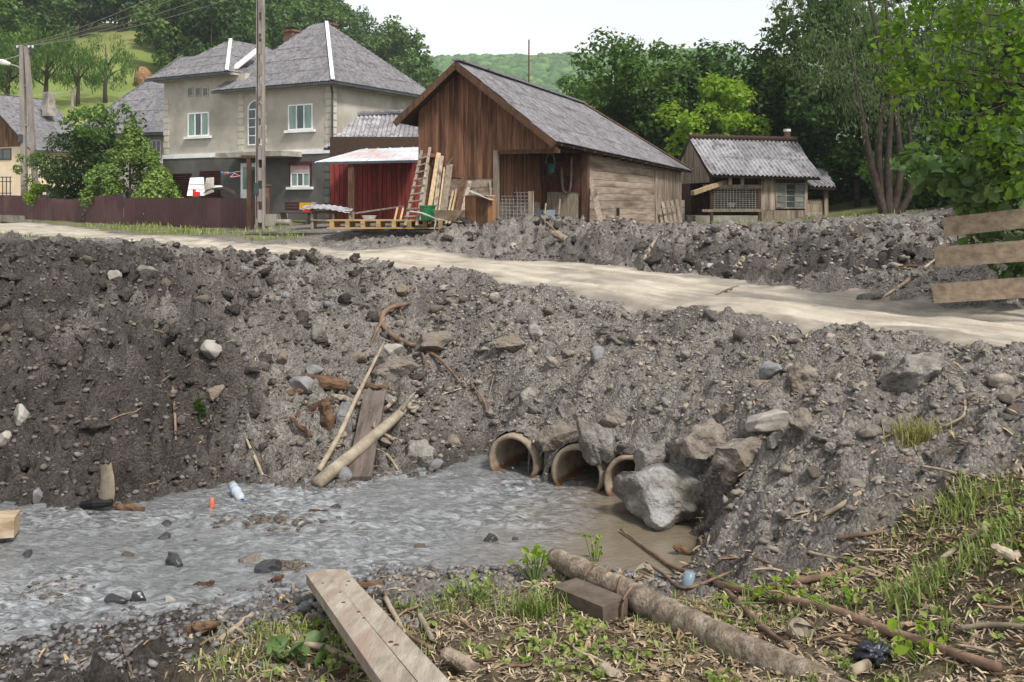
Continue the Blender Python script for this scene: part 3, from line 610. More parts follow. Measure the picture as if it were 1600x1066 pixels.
# ------------------------------------------------------------------ peach house at the edge of the village
def build_peach():
    o = W(52, 300, 74); o.z = 2.8; fr = Frame(o, math.atan2(-1, 2.0)); t = thing('house', 'peach house with wooden gable beyond the double concrete pole', 'house', fr.o, fr.r)
    ze = fr.on(52, 228, 1, 0).z; xg = -5.5; D = fr.on(100, 240, 0, 0).y; D = max(5, min(D, 14))
    zr = fr.on(2, 181, 1, 0).z
    part('wall', MB().box((2*xg, 0, -.5), (0, D, ze)), m_peach, t)
    x0 = fr.on(-8, 231, 1, 0).x; x1 = fr.on(18, 231, 1, 0).x; window(t, x0, x1, fr.on(10, 250, 1, 0).z, fr.on(10, 232, 1, 0).z, 0, cols=(1,1), mat=m_brown)
    zr = ze + 5.5*.78
    gb = part('gable', MB().prism([(2*xg, .05, ze), (0, .05, ze), (xg, .05, zr-.1)], (0, .1, 0)), m_deck, t)
    boards(gb, [(2*xg, ze), (0, ze), (xg, zr-.05)], (0, -.02, 0), (1,0,0), (0,0,1), (0,-1,0), .3, .03, m_barn)
    rf = part('roof', MB().beam((xg, -.5, zr+.02), (xg, D+.5, zr+.02), .2, .12), m_deck, t)
    roof_face(rf, [(.5, -.6, ze-.35), (.5, D+.6, ze-.35), (xg, D+.6, zr+.08), (xg, -.6, zr+.08)], m_asb, sub=2); roof_face(rf, [(2*xg-.5, D+.6, ze-.35), (2*xg-.5, -.6, ze-.35), (xg, -.6, zr+.08), (xg, D+.6, zr+.08)], m_asb, sub=2)
    part('gutter', MB().beam((.55, -.6, ze-.4), (.55, D+.6, ze-.4), .12, .1), m_gut, rf)
    ch = part('chimney', MB().box((-3.2, 3.2, zr-1.6), (-2.5, 3.9, zr+.35)), m_conc, rf)
build_peach()
# ------------------------------------------------------------------ brown barn
BS = V3((.45, 1, 0)).normalized(); BR = math.atan2(-.45, 1)
BF = Frame((1.5, 30, 2.7), BR)
def build_barn():
    t = thing('barn', 'brown timber barn with open corner porch and long grey corrugated roof', 'barn', BF.o, BF.r)
    L = BF.on
    def gp(px, py, y=0.0): p = L(px, py, 1, y); return (p.x, p.z)
    ap = gp(722, 99); le = gp(628, 190); re = gp(875, 222); lw = gp(652, 200)[0]; gz = -.35
    LEN = 17.3; RL = 11.4; dropz = -.36; y_ov = -.45
    ox = gp(775, 250)[0]; oz = gp(775, 235)[1]; mz = gp(715, 279)[1]
    slopeL = (ap[1]-le[1])/(ap[0]-le[0]); slopeR = (re[1]-ap[1])/(re[0]-ap[0])
    def zl(x): return ap[1] + slopeL*(x-ap[0])-.12
    def zr(x): return ap[1] + slopeR*(x-ap[0])-.12
    xr = -.12
    gl = part('gable_frame', MB().prism([(lw, .1, mz), (ox, .1, mz), (ox, .1, oz), (xr, .1, oz), (xr, .1, zr(xr)), (ap[0], .1, ap[1]-.2), (lw, .1, zl(lw))], (0, .05, 0)), m_deck, t)
    boards(gl, [(lw, mz), (ox, mz), (ox, zr(ox)), (ap[0], ap[1]-.12), (lw, zl(lw))], (0, .1, 0), (1,0,0), (0,0,1), (0,-1,0), .175, .03, m_barn, ends=.03)
    boards(gl, [(ox, oz), (xr, oz), (xr, zr(xr)), (ox, zr(ox))], (0, .1, 0), (1,0,0), (0,0,1), (0,-1,0), .175, .03, m_barn, ends=.012)
    part('lintel', MB().box((ox-.05, .03, oz-.13), (xr+.05, .2, oz-.002)), m_dkwood, t)
    # lower gable wall: horizontal boards and mud plaster behind the leaning planks
    lo = part('lower_wall', MB().box((lw, .14, gz), (ox, .3, mz)), m_dkwood, t)
    boards(lo, [(gz, lw), (mz, lw), (mz, ox), (gz, ox)], (0, .14, 0), (0,0,1), (1,0,0), (0,-1,0), .27, .04, m_greyh, 'wall_board')
    part('porch_post', MB().box((ox-.09, -.02, gz), (ox+.06, .14, oz)), m_oldwood, t)
    # porch
    PD = 3.7
    bk = part('porch_back_wall', MB().box((ox, PD, gz), (-.45, PD+.1, oz+.12)), m_dkwood, t)
    boards(bk, [(ox, gz), (-1.95, gz), (-1.95, oz), (ox, oz)], (0, PD, 0), (1,0,0), (0,0,1), (0,-1,0), .2, .03, m_dkwood)
    boards(bk, [(gz+1.3, -.95-1.0), (oz, -1.95), (oz, -.45), (gz+1.3, -.45)], (0, PD, 0), (0,0,1), (1,0,0), (0,-1,0), .26, .05, m_dkwood, 'wall_board')
    sw = part('porch_side_wall', MB().box((ox-.1, .3, gz), (ox, PD, oz+.3)), m_dkwood, t)
    boards(sw, [(.3, gz+1.15), (PD, gz+1.15), (PD, oz), (.3, oz)], (ox, 0, 0), (0,1,0), (0,0,1), (1,0,0), .2, .025, m_barn)
    boards(sw, [(gz, .3), (gz+1.15, .3), (gz+1.15, PD), (gz, PD)], (ox, 0, 0), (0,0,1), (0,1,0), (1,0,0), .28, .03, m_greyh, 'wall_board')
    part('porch_ceiling', MB().box((ox, .2, oz+.02), (-.45, PD, oz+.08)), m_deck, t)
    dr = part('door', MB().box((-1.9, PD-.09, gz), (-.75, PD-.03, gz+1.5)), m_oldwood, t, label='grey plank door in the porch')
    part('door_rail', MB().box((-1.9, PD-.12, gz+1.5), (-.7, PD-.03, gz+1.78)), m_brown, dr)
    od = part('hatch', MB().box((-3.2, PD-.12, gz), (-2.15, PD-.06, gz+1.75)), M('rusty_orange_board', rgb((150,98,52)), rgb((104,76,54)), scale=2, rough=.9), t, label='rust stained board leaning at the porch back')
    # side wall: stacked timbers then vertical boards
    y0, y1, y2 = 3.75, 12.4, 16.9; xw = -.45
    ez = lambda y: re[1] + dropz*y/17.3 - .1
    sd_ = part('side_wall', MB().prism([(xw-.1, y0, gz-.5), (xw-.1, y2, gz-.8), (xw-.1, y2, ez(y2)+.25), (xw-.1, y0, ez(y0)+.25)], (-.1, 0, 0)), m_dkwood, t)
    boards(sd_, [(gz-.4, y0), (ez(8)+.2, y0), (ez(8)+.2, y1), (gz-.4, y1)], (xw-.1, 0, 0), (0,0,1), (0,1,0), (1,0,0), .27, .09, m_greyh, 'wall_timber', gap=.01, wob=.014)
    boards(sd_, [(y1+.1, gz-.9), (y2, gz-.9), (y2, ez(y2)+.2), (y1+.1, ez(y1)+.2)], (xw-.1, 0, 0), (0,1,0), (0,0,1), (1,0,0), .2, .12, m_grey)
    part('corner_post', MB().box((xw-.16, y0-.14, gz-.4), (xw+.06, y0+.1, ez(y0)+.2)), m_dkwood, t)
    part('corner_post', MB().box((xw-.1, y1-.1, gz-.6), (xw+.07, y1+.12, ez(y1)+.2)), m_grey, t)
    p = L(964, 331, 0, xw); vh = part('vent_hole', MB().box((xw-.02, p.y-.28, p.z-.22), (xw+.035, p.y+.28, p.z+.22)), m_oldwood, t)
    part('vent_opening', MB().box((xw+.02, p.y-.2, p.z-.15), (xw+.04, p.y+.2, p.z+.15)), m_black, vh)
    part('back_wall', MB().box((lw, 16.8, gz-.5), (xw, 16.9, ez(17)+.2)), m_grey, t); part('far_side_wall', MB().box((lw, .3, gz-.5), (lw+.1, 16.8, le[1]+.3)), m_dkwood, t)
    # roof
    a = V3((re[0], y_ov, re[1])); b = V3((re[0], LEN, re[1]+dropz)); k1 = V3((ap[0], y_ov, ap[1])); k2 = V3((ap[0], RL, ap[1]+dropz*(RL-y_ov)/(LEN-y_ov))); c = V3((le[0], y_ov, le[1])); d = V3((le[0], LEN, le[1]+dropz))
    rf = part('roof', MB().beam(k1-V3((0,0,.12)), k2-V3((0,0,.12)), .14, .16), m_deck, t)
    roof_face(rf, [a, b, k2, k1], m_asb, sub=3); roof_face(rf, [d, c, k1, k2], m_asb, sub=3); roof_face(rf, [b, d, k2], m_asb, sub=3)
    part('ridge_cap', MB().beam(k1+V3((0,0,.06)), k2+V3((0,0,.06)), .3, .06), m_asb, rf); part('ridge_cap', MB().beam(b+V3((0,0,.05)), k2+V3((0,0,.05)), .2, .05), m_brick, rf)
    for p, q in ((a, k1), (c, k1)): part('barge_board', MB().beam(p+V3((0,-.03,-.13)), q+V3((0,-.03,-.13)), .04, .2, (0,0,1)), m_dkwood, rf)
    for k in range(16): part('rafter_end', MB().box((-.5, .2+k*1.05, ez(k)-.02), (-.02, .28+k*1.05, ez(k)+.06)), m_dkwood, rf)
build_barn()
solo('antenna_pole', MB().tube([W(826, 190, 46), W(826.5, 62, 46)], .035, 6), m_dkwood, 'thin bare mast rising behind the barn roof ridge', 'pole')
# ------------------------------------------------------------------ red plank outbuilding between house and barn
def build_red():
    o = W(515, 342, 41); t = thing('shed', 'red plank shed with pale tin canopy between house and barn', 'shed', o, 0.0); fr = Frame(o, 0.0)
    wdt = fr.on(655, 300, 1, 0).x; zt = fr.on(515, 254, 1, 0).z + .1
    wl_ = part('wall', MB().box((0, .06, -.4), (wdt, .2, zt+1.0)), m_deck, t)
    boards(wl_, [(0, -.1), (wdt, -.1), (wdt, zt), (0, zt)], (0, .06, 0), (1,0,0), (0,0,1), (0,-1,0), .2, .03, m_red, gap=.02, wob=.02)
    part('side_wall', MB().box((0, .2, -.4), (.15, 5, zt+.8)), m_deck, t)
    def w(px, py, y): p = fr.on(px, py, 1, y); return V3(p)
    ca = part('canopy', MB().prism([w(492, 253, -2.2), w(655, 249.5, -2.2), w(655, 228, .3), w(572, 231, .3)], (0, 0, -.05)), m_rust, t, label='pale rust streaked tin canopy')
    for k in range(5): 
        p = w(492, 253, -2.2).lerp(w(655, 249.5, -2.2), (k+.5)/5); q = w(572, 231, .3).lerp(w(655, 228, .3), (k+.5)/5); part('seam', MB().beam(p+V3((0,0,.015)), q+V3((0,0,.015)), .04, .03), m_rust, ca)
    part('fascia', MB().beam(w(494, 255.5, -2.18), w(655, 252, -2.18), .05, .1), m_gut, ca)
    p = w(549, 254, -2.0); part('canopy_post', MB().box((p.x-.12, -2.1, -.4), (p.x+.12, -1.88, p.z-.12)), m_dkwood, t)
    rf = part('roof', MB().box((.2, .4, zt+.5), (wdt, 4, zt+1.0)), m_deck, t)
    roof_face(rf, [w(505, 231, .6), w(664, 225.5, .6), w(668, 176, 3.6), w(560, 181, 3.6)], m_asb2, sub=5, amp=.04, wl=.2)
    part('gutter', MB().beam(w(507, 233, .5), w(664, 227, .5), .12, .1), m_gut, rf)
    a, b = w(560, 180, 3.6), w(668, 175, 3.6)
    for k in range(22): q = a.lerp(b, (k+.5)/22); part('ridge_tile', MB().tube([q+V3((-.11,0,.04)), q+V3((.11,0,.06))], [.11, .13], 8), m_asb, rf)
build_red()
# ------------------------------------------------------------------ chicken coop
def build_coop():
    o = W(1112, 350, 36); fr = Frame(o, math.radians(10)); t = thing('chicken_coop', 'small grey chicken coop with corrugated roof and wire run beside the trees', 'coop', o, fr.r)
    def w(px, py, y=0.0): return V3(fr.on(px, py, 1, y))
    x1 = w(1190, 300).x; x2 = w(1260, 300).x; x0 = w(1087, 300).x; zE = w(1190, 271).z; zt = w(1190, 293).z
    D = 2.6
    part('concrete_base', MB().box((x0, .02, -.7), (x1, D, w(1140, 337).z)), m_conc, t); 
    part('back_wall', MB().box((x0+.75, D, -.5), (x2, D+.1, zE+.9)), m_dkwood, t); 
    A_f = w(1109, 273, -.45); R_f = w(1078, 216, 2.0); xg = A_f.x+.12; sl_ = (R_f.z-A_f.z)/2.45
    gt = [(.0, zE-.35), (4.0, zE-.35), (4.0, A_f.z+.45*sl_-.12), (2.0, R_f.z-.12), (.0, A_f.z+.45*sl_-.12)]
    lf = part('gable', MB().prism([(xg+.05, a, b) for a, b in gt], (.05, 0, 0)), m_dkwood, t)
    boards(lf, gt, (xg+.05, 0, 0), (0,1,0), (0,0,1), (-1,0,0), .2, .03, m_grey)
    part('side_wall', MB().box((xg+.02, 2.0, -.3), (xg+.1, 4.0, zE-.3)), m_dkwood, t)
    # block wall at the side
    for r in range(5):
        for c in range(3):
            if r == 4 and c == 0: continue
            p0 = x0-.52+c*.2*0; y_ = 1.0+c*.42; part('wall_block', MB().box((p0-.02*(r % 2), y_, -.25+r*.29), (p0+.46, y_+.4, -.25+r*.29+.275)), m_block, t)
    zb = w(1140, 337).z; zr = w(1140, 330).z
    part('bottom_rail', MB().box((x0+.25, -.03, zr-.03), (x1, .06, zr+.07)), m_oldwood, t); part('top_rail', MB().box((x0+.3, -.03, zt-.05), (x1, .06, zt+.1)), m_grey, t)
    for px in (1112, 1187): p = w(px, 300).x; part('post', MB().box((p-.05, -.02, -.1), (p+.05, .08, zE)), m_dkwood, t)
    for px in (1141, 1160): p = w(px, 300).x; part('post', MB().box((p-.06, -.02, zt+.1), (p+.06, .06, zE)), m_newwood, t)
    mesh_ = MB(); n = 16
    xa, xb = w(1112, 300).x, x1
    for k in range(n+1): q = xa+(xb-xa)*k/n; mesh_.box((q-.006, .0, zr), (q+.006, .012, zt))
    for k in range(11): q = zr+(zt-zr)*k/11; mesh_.box((xa, .013, q-.006), (xb, .025, q+.006))
    part('wire_mesh', mesh_, m_wire, t)
    part('brace', MB().beam((w(1130, 300, .6).x, .6, zr), (w(1133, 300, .6).x, .6, zt), .08, .06), m_dkwood, t); part('brace', MB().beam((w(1139, 300, .6).x, .6, zr), (w(1131, 300, .6).x, .6, zt), .08, .06), m_dkwood, t)
    part('feeder', MB().tube([V3((w(1143, 320, .5).x, .5, w(1143, 324, .5).z)), V3((w(1143, 320, .5).x, .5, w(1143, 317, .5).z))], [.1, .17], 10), m_conc, t)
    part('inner_wall', MB().box((x1-.03, .1, -.2), (x1+.03, D, zE+.2)), m_dkwood, t)
    # boarded right part with grid window
    zw0, zw1 = w(1230, 326).z, w(1230, 286).z; xw0, xw1 = w(1212, 300).x, w(1258, 300).x
    bw_ = part('front_wall', MB().box((x1, .05, -.25), (x2, .1, zw0-.05)), m_grey, t)
    boards(bw_, [(x1, zw0-.06), (xw0, zw0-.06), (xw0, zE-.02), (x1, zE-.02)], (0, .05, 0), (1,0,0), (0,0,1), (0,-1,0), .3, .035, m_grey)
    boards(bw_, [(w(1150, 343).z, x1), (zw0-.07, x1), (zw0-.07, x2), (w(1150, 343).z, x2)], (0, .05, 0), (0,0,1), (1,0,0), (0,-1,0), .35, .05, m_grey, 'wall_board')
    part('sill_beam', MB().box((x1-.02, -.08, w(1190, 343).z-.12), (x2, .06, w(1190, 343).z)), m_oldwood, t)
    boards(bw_, [(xw0, zw1+.03), (x2, zw1+.03), (x2, zE), (xw0, zE)], (0, .06, 0), (1,0,0), (0,0,1), (0,-1,0), .22, .025, m_dkwood)
    window(t, xw0, xw1, zw0, zw1, .03, cols=(1,1,1), rows=4, frame=.045, mat=m_grey, pane=M('dusty_glass', rgb((128,132,128)), rgb((92,98,96)), scale=2, rough=.25, spec=.5))
    part('corner_post', MB().box((x2-.06, -.02, -.3), (x2+.04, .1, zE)), m_grey, t); part('right_wall', MB().box((x2-.05, .1, -.3), (x2, D, zE+.3)), m_grey, t)
    # roof
    ry = 2.0
    rf = part('roof', MB().beam(w(1085, 220, ry), w(1240, 222, ry), .1, .12), m_deck, t)
    a, b, c, d = w(1109, 273, -.45), w(1283, 278, -.45), w(1245, 220, ry), w(1078, 216, ry)
    roof_face(rf, [a, b, c, d], m_asb2, sw=.98, sh=1.55, wl=.17, amp=.035, sub=6)
    roof_face(rf, [V3((b.x, 4.2, b.z)), V3((a.x, 4.2, a.z)), d, c], m_asb2, sub=3)
    for k in range(26): q = d.lerp(c, (k+.5)/26); part('ridge_tile', MB().tube([q+V3((-.09,0,.05)), q+V3((.08,0,.07))], [.085, .105], 8), m_deck, rf)
    q = w(1230, 222, ry+.3); ch = part('stove_pipe', MB().tube([q, q+V3((0,0,.42))], .13, 10), m_brick, rf); part('pipe_cap', MB().tube([q+V3((0,0,.42)), q+V3((0,0,.52))], .15, 10), m_flash, ch)
    t2 = thing('lean_to', 'low plank lean-to with small corrugated roof at the coop end', 'shed', w2 := fr.M @ V3((x2+.05, .4, -.2)), fr.r); f2 = Frame(w2, fr.r)
    def v(px, py, y=0.0): return V3(f2.on(px, py, 1, y))
    xr_ = v(1291, 310).x; zz = v(1275, 312).z
    wb = part('wall', MB().box((0, .1, -.3), (xr_, 2, zz-.05)), m_dkwood, t2); boards(wb, [(-.3, 0), (zz, 0), (zz, xr_), (-.3, xr_)], (0, .1, 0), (0,0,1), (1,0,0), (0,-1,0), .3, .05, m_grey, 'wall_board')
    part('post', MB().box((xr_-.1, -.05, -.4), (xr_+.06, .1, v(1291, 296).z)), m_grey, t2)
    rf = part('roof', MB().box((.05, .2, v(1275, 300).z), (xr_, .3, v(1275, 296).z)), m_deck, t2)
    roof_face(rf, [v(1262, 291, -.35), v(1306, 293, -.35), v(1288, 265, 1.6), v(1255, 263, 1.6)], m_asb2, sw=.9, sh=1.5, wl=.17, amp=.035, sub=6)
COOP_K = 48/36
def settle(o, k=COOP_K): o.location = V3((0,0,ZC)) + (V3(o.location)-V3((0,0,ZC)))*k; o.scale = (k, k, k)
build_coop()
for o in bpy.data.objects:
    if o.name in ('chicken_coop', 'lean_to'): settle(o)
# ------------------------------------------------------------------ maroon fence
FA, FB = W(413, 358, 42), W(-60, 337, 66)
def fdepth(px):
    k = (px-CX)/F; d = FB-FA; t = (k*FA.y-FA.x)/(d.x-k*d.y); return FA.y+d.y*t
def build_fence():
    o = W(413, 359, 42); t = thing('fence', 'long maroon corrugated steel fence along the far roadside', 'fence', o)
    sec = [(414,345,310,309.5,359,359.5),(345,262,309.5,309,359.5,357.5),(262,194,309,310,357.5,352.5),(193,108,302.5,312,351.5,347),(108,40,312,306.5,347,343),(40,-55,306,303,337.5,334)]
    dirv = (FB-FA); dirv.z = 0; dirv.normalize(); nrm = V3((dirv.y, -dirv.x, 0)); nrm = nrm if nrm.y < 0 else -nrm
    for a, b, t0, t1, b0, b1 in sec:
        A, B = W(a, b0, fdepth(a)), W(b, b1, fdepth(b)); At, Bt = W(a, t0, fdepth(a)), W(b, t1, fdepth(b)); L = (B-A).length; n = max(1, round(L/1.15))
        for i in range(n):
            mb = MB(); ns = 12; off = random.uniform(0, .012)
            for k in range(ns*2+1):
                s = (i + k/(ns*2))/n; ph = k % 4; w_ = (.022 if ph in (1, 2) else 0) + off
                mb.v += [A.lerp(B, s)+nrm*w_, At.lerp(Bt, s)+nrm*w_]
                if k: q = len(mb.v)-4; mb.f.append((q, q+2, q+3, q+1))
            part('fence_sheet', mb, m_fence, t, world=True)
        for i in range(n//2+1):
            s = i/max(1, n//2); p = A.lerp(B, s)-nrm*.06; q = At.lerp(Bt, s)-nrm*.06; part('fence_post', MB().beam(p-V3((0,0,.3)), q+V3((0,0,.06)), .06, .06, (0,1,0)), m_gut, t, world=True)
        part('plinth', MB().beam(A-V3((0,0,.2))-nrm*.04, B-V3((0,0,.2))-nrm*.04, .22, .42), m_conc, t, world=True)
build_fence()
# ------------------------------------------------------------------ poles and wires
def build_poles():
    o = W(406, 362, 41.2); o.z = hz(o.x, o.y); t = thing('utility_pole', 'tall slotted concrete utility pole standing before the grey house', 'pole', o)
    H = 12.5
    for x in (-.17, .13): part('pole_leg', MB().prism([(x, -.11, 0), (x+.1, -.11, 0), (x+.1, .11, 0), (x, .11, 0)], (-x*.35+.0, 0, H)), m_pole, t)
    for k in range(14): z = .3+k*.9; part('web', MB().box((-.09+.004*k, -.06, z), (.15-.004*k, .06, z+.55)), m_pole, t)
    part('cable', MB().tube([(-.1, -.13, .5), (-.08, -.14, 4), (-.06, -.13, 8), (-.05, -.13, 12)], .018, 5), m_black, t)
    part('bracket', MB().box((-.22, -.16, 1.5), (-.02, -.1, 2.0)), m_gut, t)
    o = W(40, 306, 63); o.z = 2.5; t = thing('utility_pole', 'double concrete utility pole with lamp arm near the peach house', 'pole', o)
    A = lambda px, py: W(px, py, 63)
    part('pole_leg', MB().beam(A(38.5, 318), A(34.5, 72), .36, .3, (0,1,0), .26), m_pole, t, world=True); part('pole_leg', MB().beam(A(57, 318), A(41.5, 73), .32, .28, (0,1,0), .24), m_pole, t, world=True)
    for f_ in (.25, .5, .72): part('brace', MB().beam(A(34.5+4*f_, 72+246*f_), A(41.5+15*f_, 73+245*f_), .12, .14), m_pole, t, world=True)
    for y in (76, 84): part('crossarm', MB().beam(A(26, y), A(52, y-1), .1, .1), m_gut, t, world=True)
    for px in (27, 33, 45, 51): part('insulator', MB().tube([A(px, 76), A(px, 71)], [.05, .08], 8), m_white, t, world=True)
    la = part('lamp_arm', MB().tube([A(35, 112), A(28, 104), A(14, 100)], .05, 6), m_wire, t, world=True); part('lamp_head', MB().tube([A(16, 100.5), A(4, 97), A(-8, 95)], [.1, .2, .1], 8), m_flash, la, world=True)
    part('cable_box', MB().box((-.35, -.3, 7.2-2.2), (-.1, -.12, 7.7-2.2)), m_gut, t)
    nm = ['uppermost of the overhead wires above the forest', 'second of the overhead wires above the forest', 'third of the overhead wires above the forest', 'lowest of the overhead wires above the forest']
    for k, (px, dy) in enumerate(((27, 0), (33, .2), (45, .0), (51, .2))):
        a = A(px, 71); b = W(300+k*34, -34+k*6, 42+k*.8); mid = [a.lerp(b, s)-V3((0, 0, 1.0*4*s*(1-s)*.35)) for s in np.linspace(0, 1, 12)]
        solo('overhead_wire', MB().tube(mid, .02, 4), m_wire, nm[k], 'wire')
    a = A(38, 84); b = W(-80, 110, 60); solo('overhead_wire', MB().tube([a.lerp(b, s)-V3((0,0,.6*s*(1-s))) for s in np.linspace(0, 1, 8)], .02, 4), m_wire, 'sagging wire running from the double pole out past the lamp', 'wire')
    b = W(113, 142, 92); a = W(-30, 151, 80); solo('overhead_wire', MB().tube([a.lerp(b, s)-V3((0,0,.8*s*(1-s))) for s in np.linspace(0, 1, 8)], .025, 4), m_wire, 'thin wire reaching the slim pole on the meadow', 'wire')
    p = W(113, 240, 92); q = W(113, 140, 92); solo('utility_pole', MB().tube([p, q], [.16, .12], 8).beam(q+V3((-.4,0,-.15)), q+V3((.4,0,-.15)), .1, .1), m_pole, 'slim grey pole on the meadow behind the far roofs', 'pole')
    p = W(390, 362, 41); p.z = hz(p.x, p.y)-.2; q = W(389, 243, 41); solo('wooden_post', MB().beam(p, q, .2, .18, (0,1,0), .16).box(q+V3((-.3,-.1,-.12)), q+V3((.25,.1,0))), m_dkwood, 'brown wooden post at the fence end by the pole', 'post')
    p = W(417, 345, 43); q = W(417, 291, 43); solo('gate_post', MB().beam(p-V3((0,0,.4)), q, .22, .2, (0,1,0)).box(q+V3((-.16,-.16,0)), q+V3((.16,.16,.08))), m_brick, 'short rusty brown gate post beside the utility pole', 'post')
build_poles()
# ------------------------------------------------------------------ yard
def on_ground(p, dz=0.0): return V3((p.x, p.y, hz(p.x, p.y)+dz))
def build_yard():
    # retaining kerb of the yard
    mb = MB(); A, B = W(383, 366, 35.5), W(535, 363, 31.6); C = W(700, 361, 30.2)
    t = thing('retaining_wall', 'low grey concrete retaining wall edging the yard above the road', 'wall', on_ground(A))
    for k, (p, q) in enumerate(((A, A.lerp(B, .48)), (A.lerp(B, .485), B), (B.lerp(C, .01), B.lerp(C, .5)), (B.lerp(C, .51), C))):
        dz = (0, 0, .03, -.03)[k]; part('wall_section', MB().beam(p+V3((0,.3,dz-.32)), q+V3((0,.3,dz-.32)), .5, .62), m_conc, t, world=True)
        part('coping', MB().beam(p+V3((0,.28,dz+.03)), q+V3((0,.28,dz+.03)), .62, .07), m_conc, t, world=True)
    # pallet
    o = W(606, 357, 30.6); t = thing('pallet', 'long low wooden pallet deck lying on the concrete edge', 'pallet', o); m_pal = M('pallet_wood', rgb((170,142,98)), rgb((128,104,72)), scale=3, rough=.9, stretch=(.6,5,5), rnd=.15)
    L = 1.85
    for k in range(5): part('deck_board', MB().box((-L, -.55+k*.24, .24+.03*(k % 2)*.0), (L, -.36+k*.24, .28)), m_pal, t)
    for k in range(8):
        x = -L+.1+k*(2*L-.3)/7; part('bearer', MB().box((x, -.57, .05), (x+.13, .6, .238)), m_pal, t)
    for k in range(3): part('bottom_board', MB().box((-L+.02+.2*k, -.6+.5*k, .0), (L-.1+.25*k, -.45+.5*k, .046)), m_pal, t)
    # green tub, wheelbarrow, cabinet
    def leanp(px, py, y=-.06): return BF.M @ BF.on(px, py, 1, y)
    b = W(668, 344, 29.9); tb = thing('plastic_tub', 'green plastic tub beside the wheelbarrow before the ladder', 'tub', b)
    part('body', MB().tube([(0,0,0), (0,0,.06), (0,0,.42)], [.2, .21, .25], 14), m_greenp, tb); part('rim', MB().tube([(0,0,.42), (0,0,.46)], .27, 14), m_greenp, tb)
    b = W(700, 357, 29.2); wb = thing('wheelbarrow', 'muddy grey wheelbarrow parked against the leaning planks', 'wheelbarrow', b)
    tr = MB(); lo = [(-.3,-.22,.3),(.25,-.22,.26),(.25,.22,.26),(-.3,.22,.3)]; hi = [(-.46,-.34,.56),(.5,-.34,.55),(.5,.34,.55),(-.46,.34,.56)]; li = [(x*.95, y*.95, z) for x, y, z in hi]; bi = [(x*.95, y*.95, z+.02) for x, y, z in lo]
    tr.add(lo+hi+li+bi, [(3,2,1,0),(0,1,5,4),(1,2,6,5),(2,3,7,6),(3,0,4,7),(4,5,9,8),(5,6,10,9),(6,7,11,10),(7,4,8,11),(9,13,12,8),(10,14,13,9),(11,15,14,10),(8,12,15,11),(12,13,14,15)])
    part('tray', tr, M('muddy_steel', rgb((150,134,110)), rgb((112,96,78)), scale=4, rough=.7), wb)
    for s in (-.24, .24):
        part('handle', MB().tube([(-1.15, s*1.15, .52), (-.8, s*1.1, .47), (-.3, s, .28), (.45, s*.35, .2)], .02, 6), m_wire, wb); part('leg', MB().tube([(-.35, s, .28), (-.4, s, -.02)], .02, 6), m_wire, wb)
    wh = part('wheel', MB().tube([(.52,-.05,.16), (.52,.05,.16)], .17, 16), m_black, wb); part('hub', MB().tube([(.52,-.07,.16), (.52,.07,.16)], .05, 8), m_wire, wh)
    b = W(749, 352, 29.6); cb = thing('cabinet', 'old brown wooden cabinet standing beside the porch post', 'cabinet', b, BR); m_cab = M('cabinet_brown', rgb((150,108,72)), rgb((112,80,56)), scale=2, rough=.7, stretch=(3,3,.5))
    part('body', MB().box((-.4,-.2,-.1), (.4,.35,.9)), m_cab, cb); part('door', MB().box((-.38,-.225,-.02), (-.01,-.203,.86)), m_cab, cb); part('door', MB().box((.01,-.225,-.02), (.38,-.203,.86)), m_dkwood, cb); part('top_sheet', MB().box((-.44,-.26,.9), (.36,.36,.93)), m_wire, cb)
    p, q = W(733, 303, 29.4), W(770, 312, 29.2); solo('metal_sheet', MB().beam(p+V3((0,0,.1)), q+V3((0,0,-.02)), .5, .015), m_wire, 'bent grey metal sheet lying across the brown cabinet', 'sheet')
    # ladder
    b0, b1, t0, t1 = W(633, 348, 29.9), W(651, 348, 29.9), leanp(659, 236), leanp(672, 231)
    ld = thing('ladder', 'tall wooden ladder leaning at the barn corner', 'ladder', on_ground(b0))
    for p, q in ((b0, t0), (b1, t1)): part('rail', MB().beam(p-V3((0,0,.1)), q, .09, .07, (0,1,0)), m_oldwood, ld, world=True)
    for k in range(9): s = .08+.1*k; part('rung', MB().beam(b0.lerp(t0, s)-V3((.05,.04,0)), b1.lerp(t1, s)+V3((.05,-.04,.02)), .05, .045), m_oldwood, ld, world=True)
    L_ = [((656,346),(668,259),7,m_oldwood,'short grey plank leaning just behind the ladder'),((667,346),(685.5,239),7,m_newwood,'yellow edged plank leaning on the barn, tallest of the row'),((677,346),(690.5,244),6,m_grey,'pale lilac grey plank leaning beside the yellow edged plank'),
          ((684,346),(695,262),3.5,m_newwood,'thin yellow lath leaning among the wide planks'),((690,346),(703,257),10,m_oldwood,'wide pale brown plank leaning on the barn gable'),((697,346),(708,299),3,m_newwood,'short fresh yellow stick leaning low behind the wheelbarrow'),((702,346),(714,296),3.5,m_newwood,'fresh split yellow stave leaning behind the wheelbarrow'),
          ((710,348),(726,275),8,m_dkwood,'stout reddish brown beam leaning near the cabinet'),((717,350),(734,283),6,m_grey,'narrow weathered board leaning against the cabinet side'),((661,346),(676,262),6,m_dkwood,'dark split plank leaning in the shade of the ladder'),((771,346),(765.5,283),3,m_oldwood,'thin upright pole standing before the porch post')]
    for (a, c, w_, m, lb) in L_:
        tp = leanp(*c, y=-.08-random.uniform(0, .08)); bt = W(a[0], a[1], tp.y*.965); solo('plank', MB().beam(bt-V3((0,0,.08)), tp, w_*31/F, .035 if w_ > 4 else .045, (0,1,.2)), m, lb, 'plank', 'boards leaning on the barn')
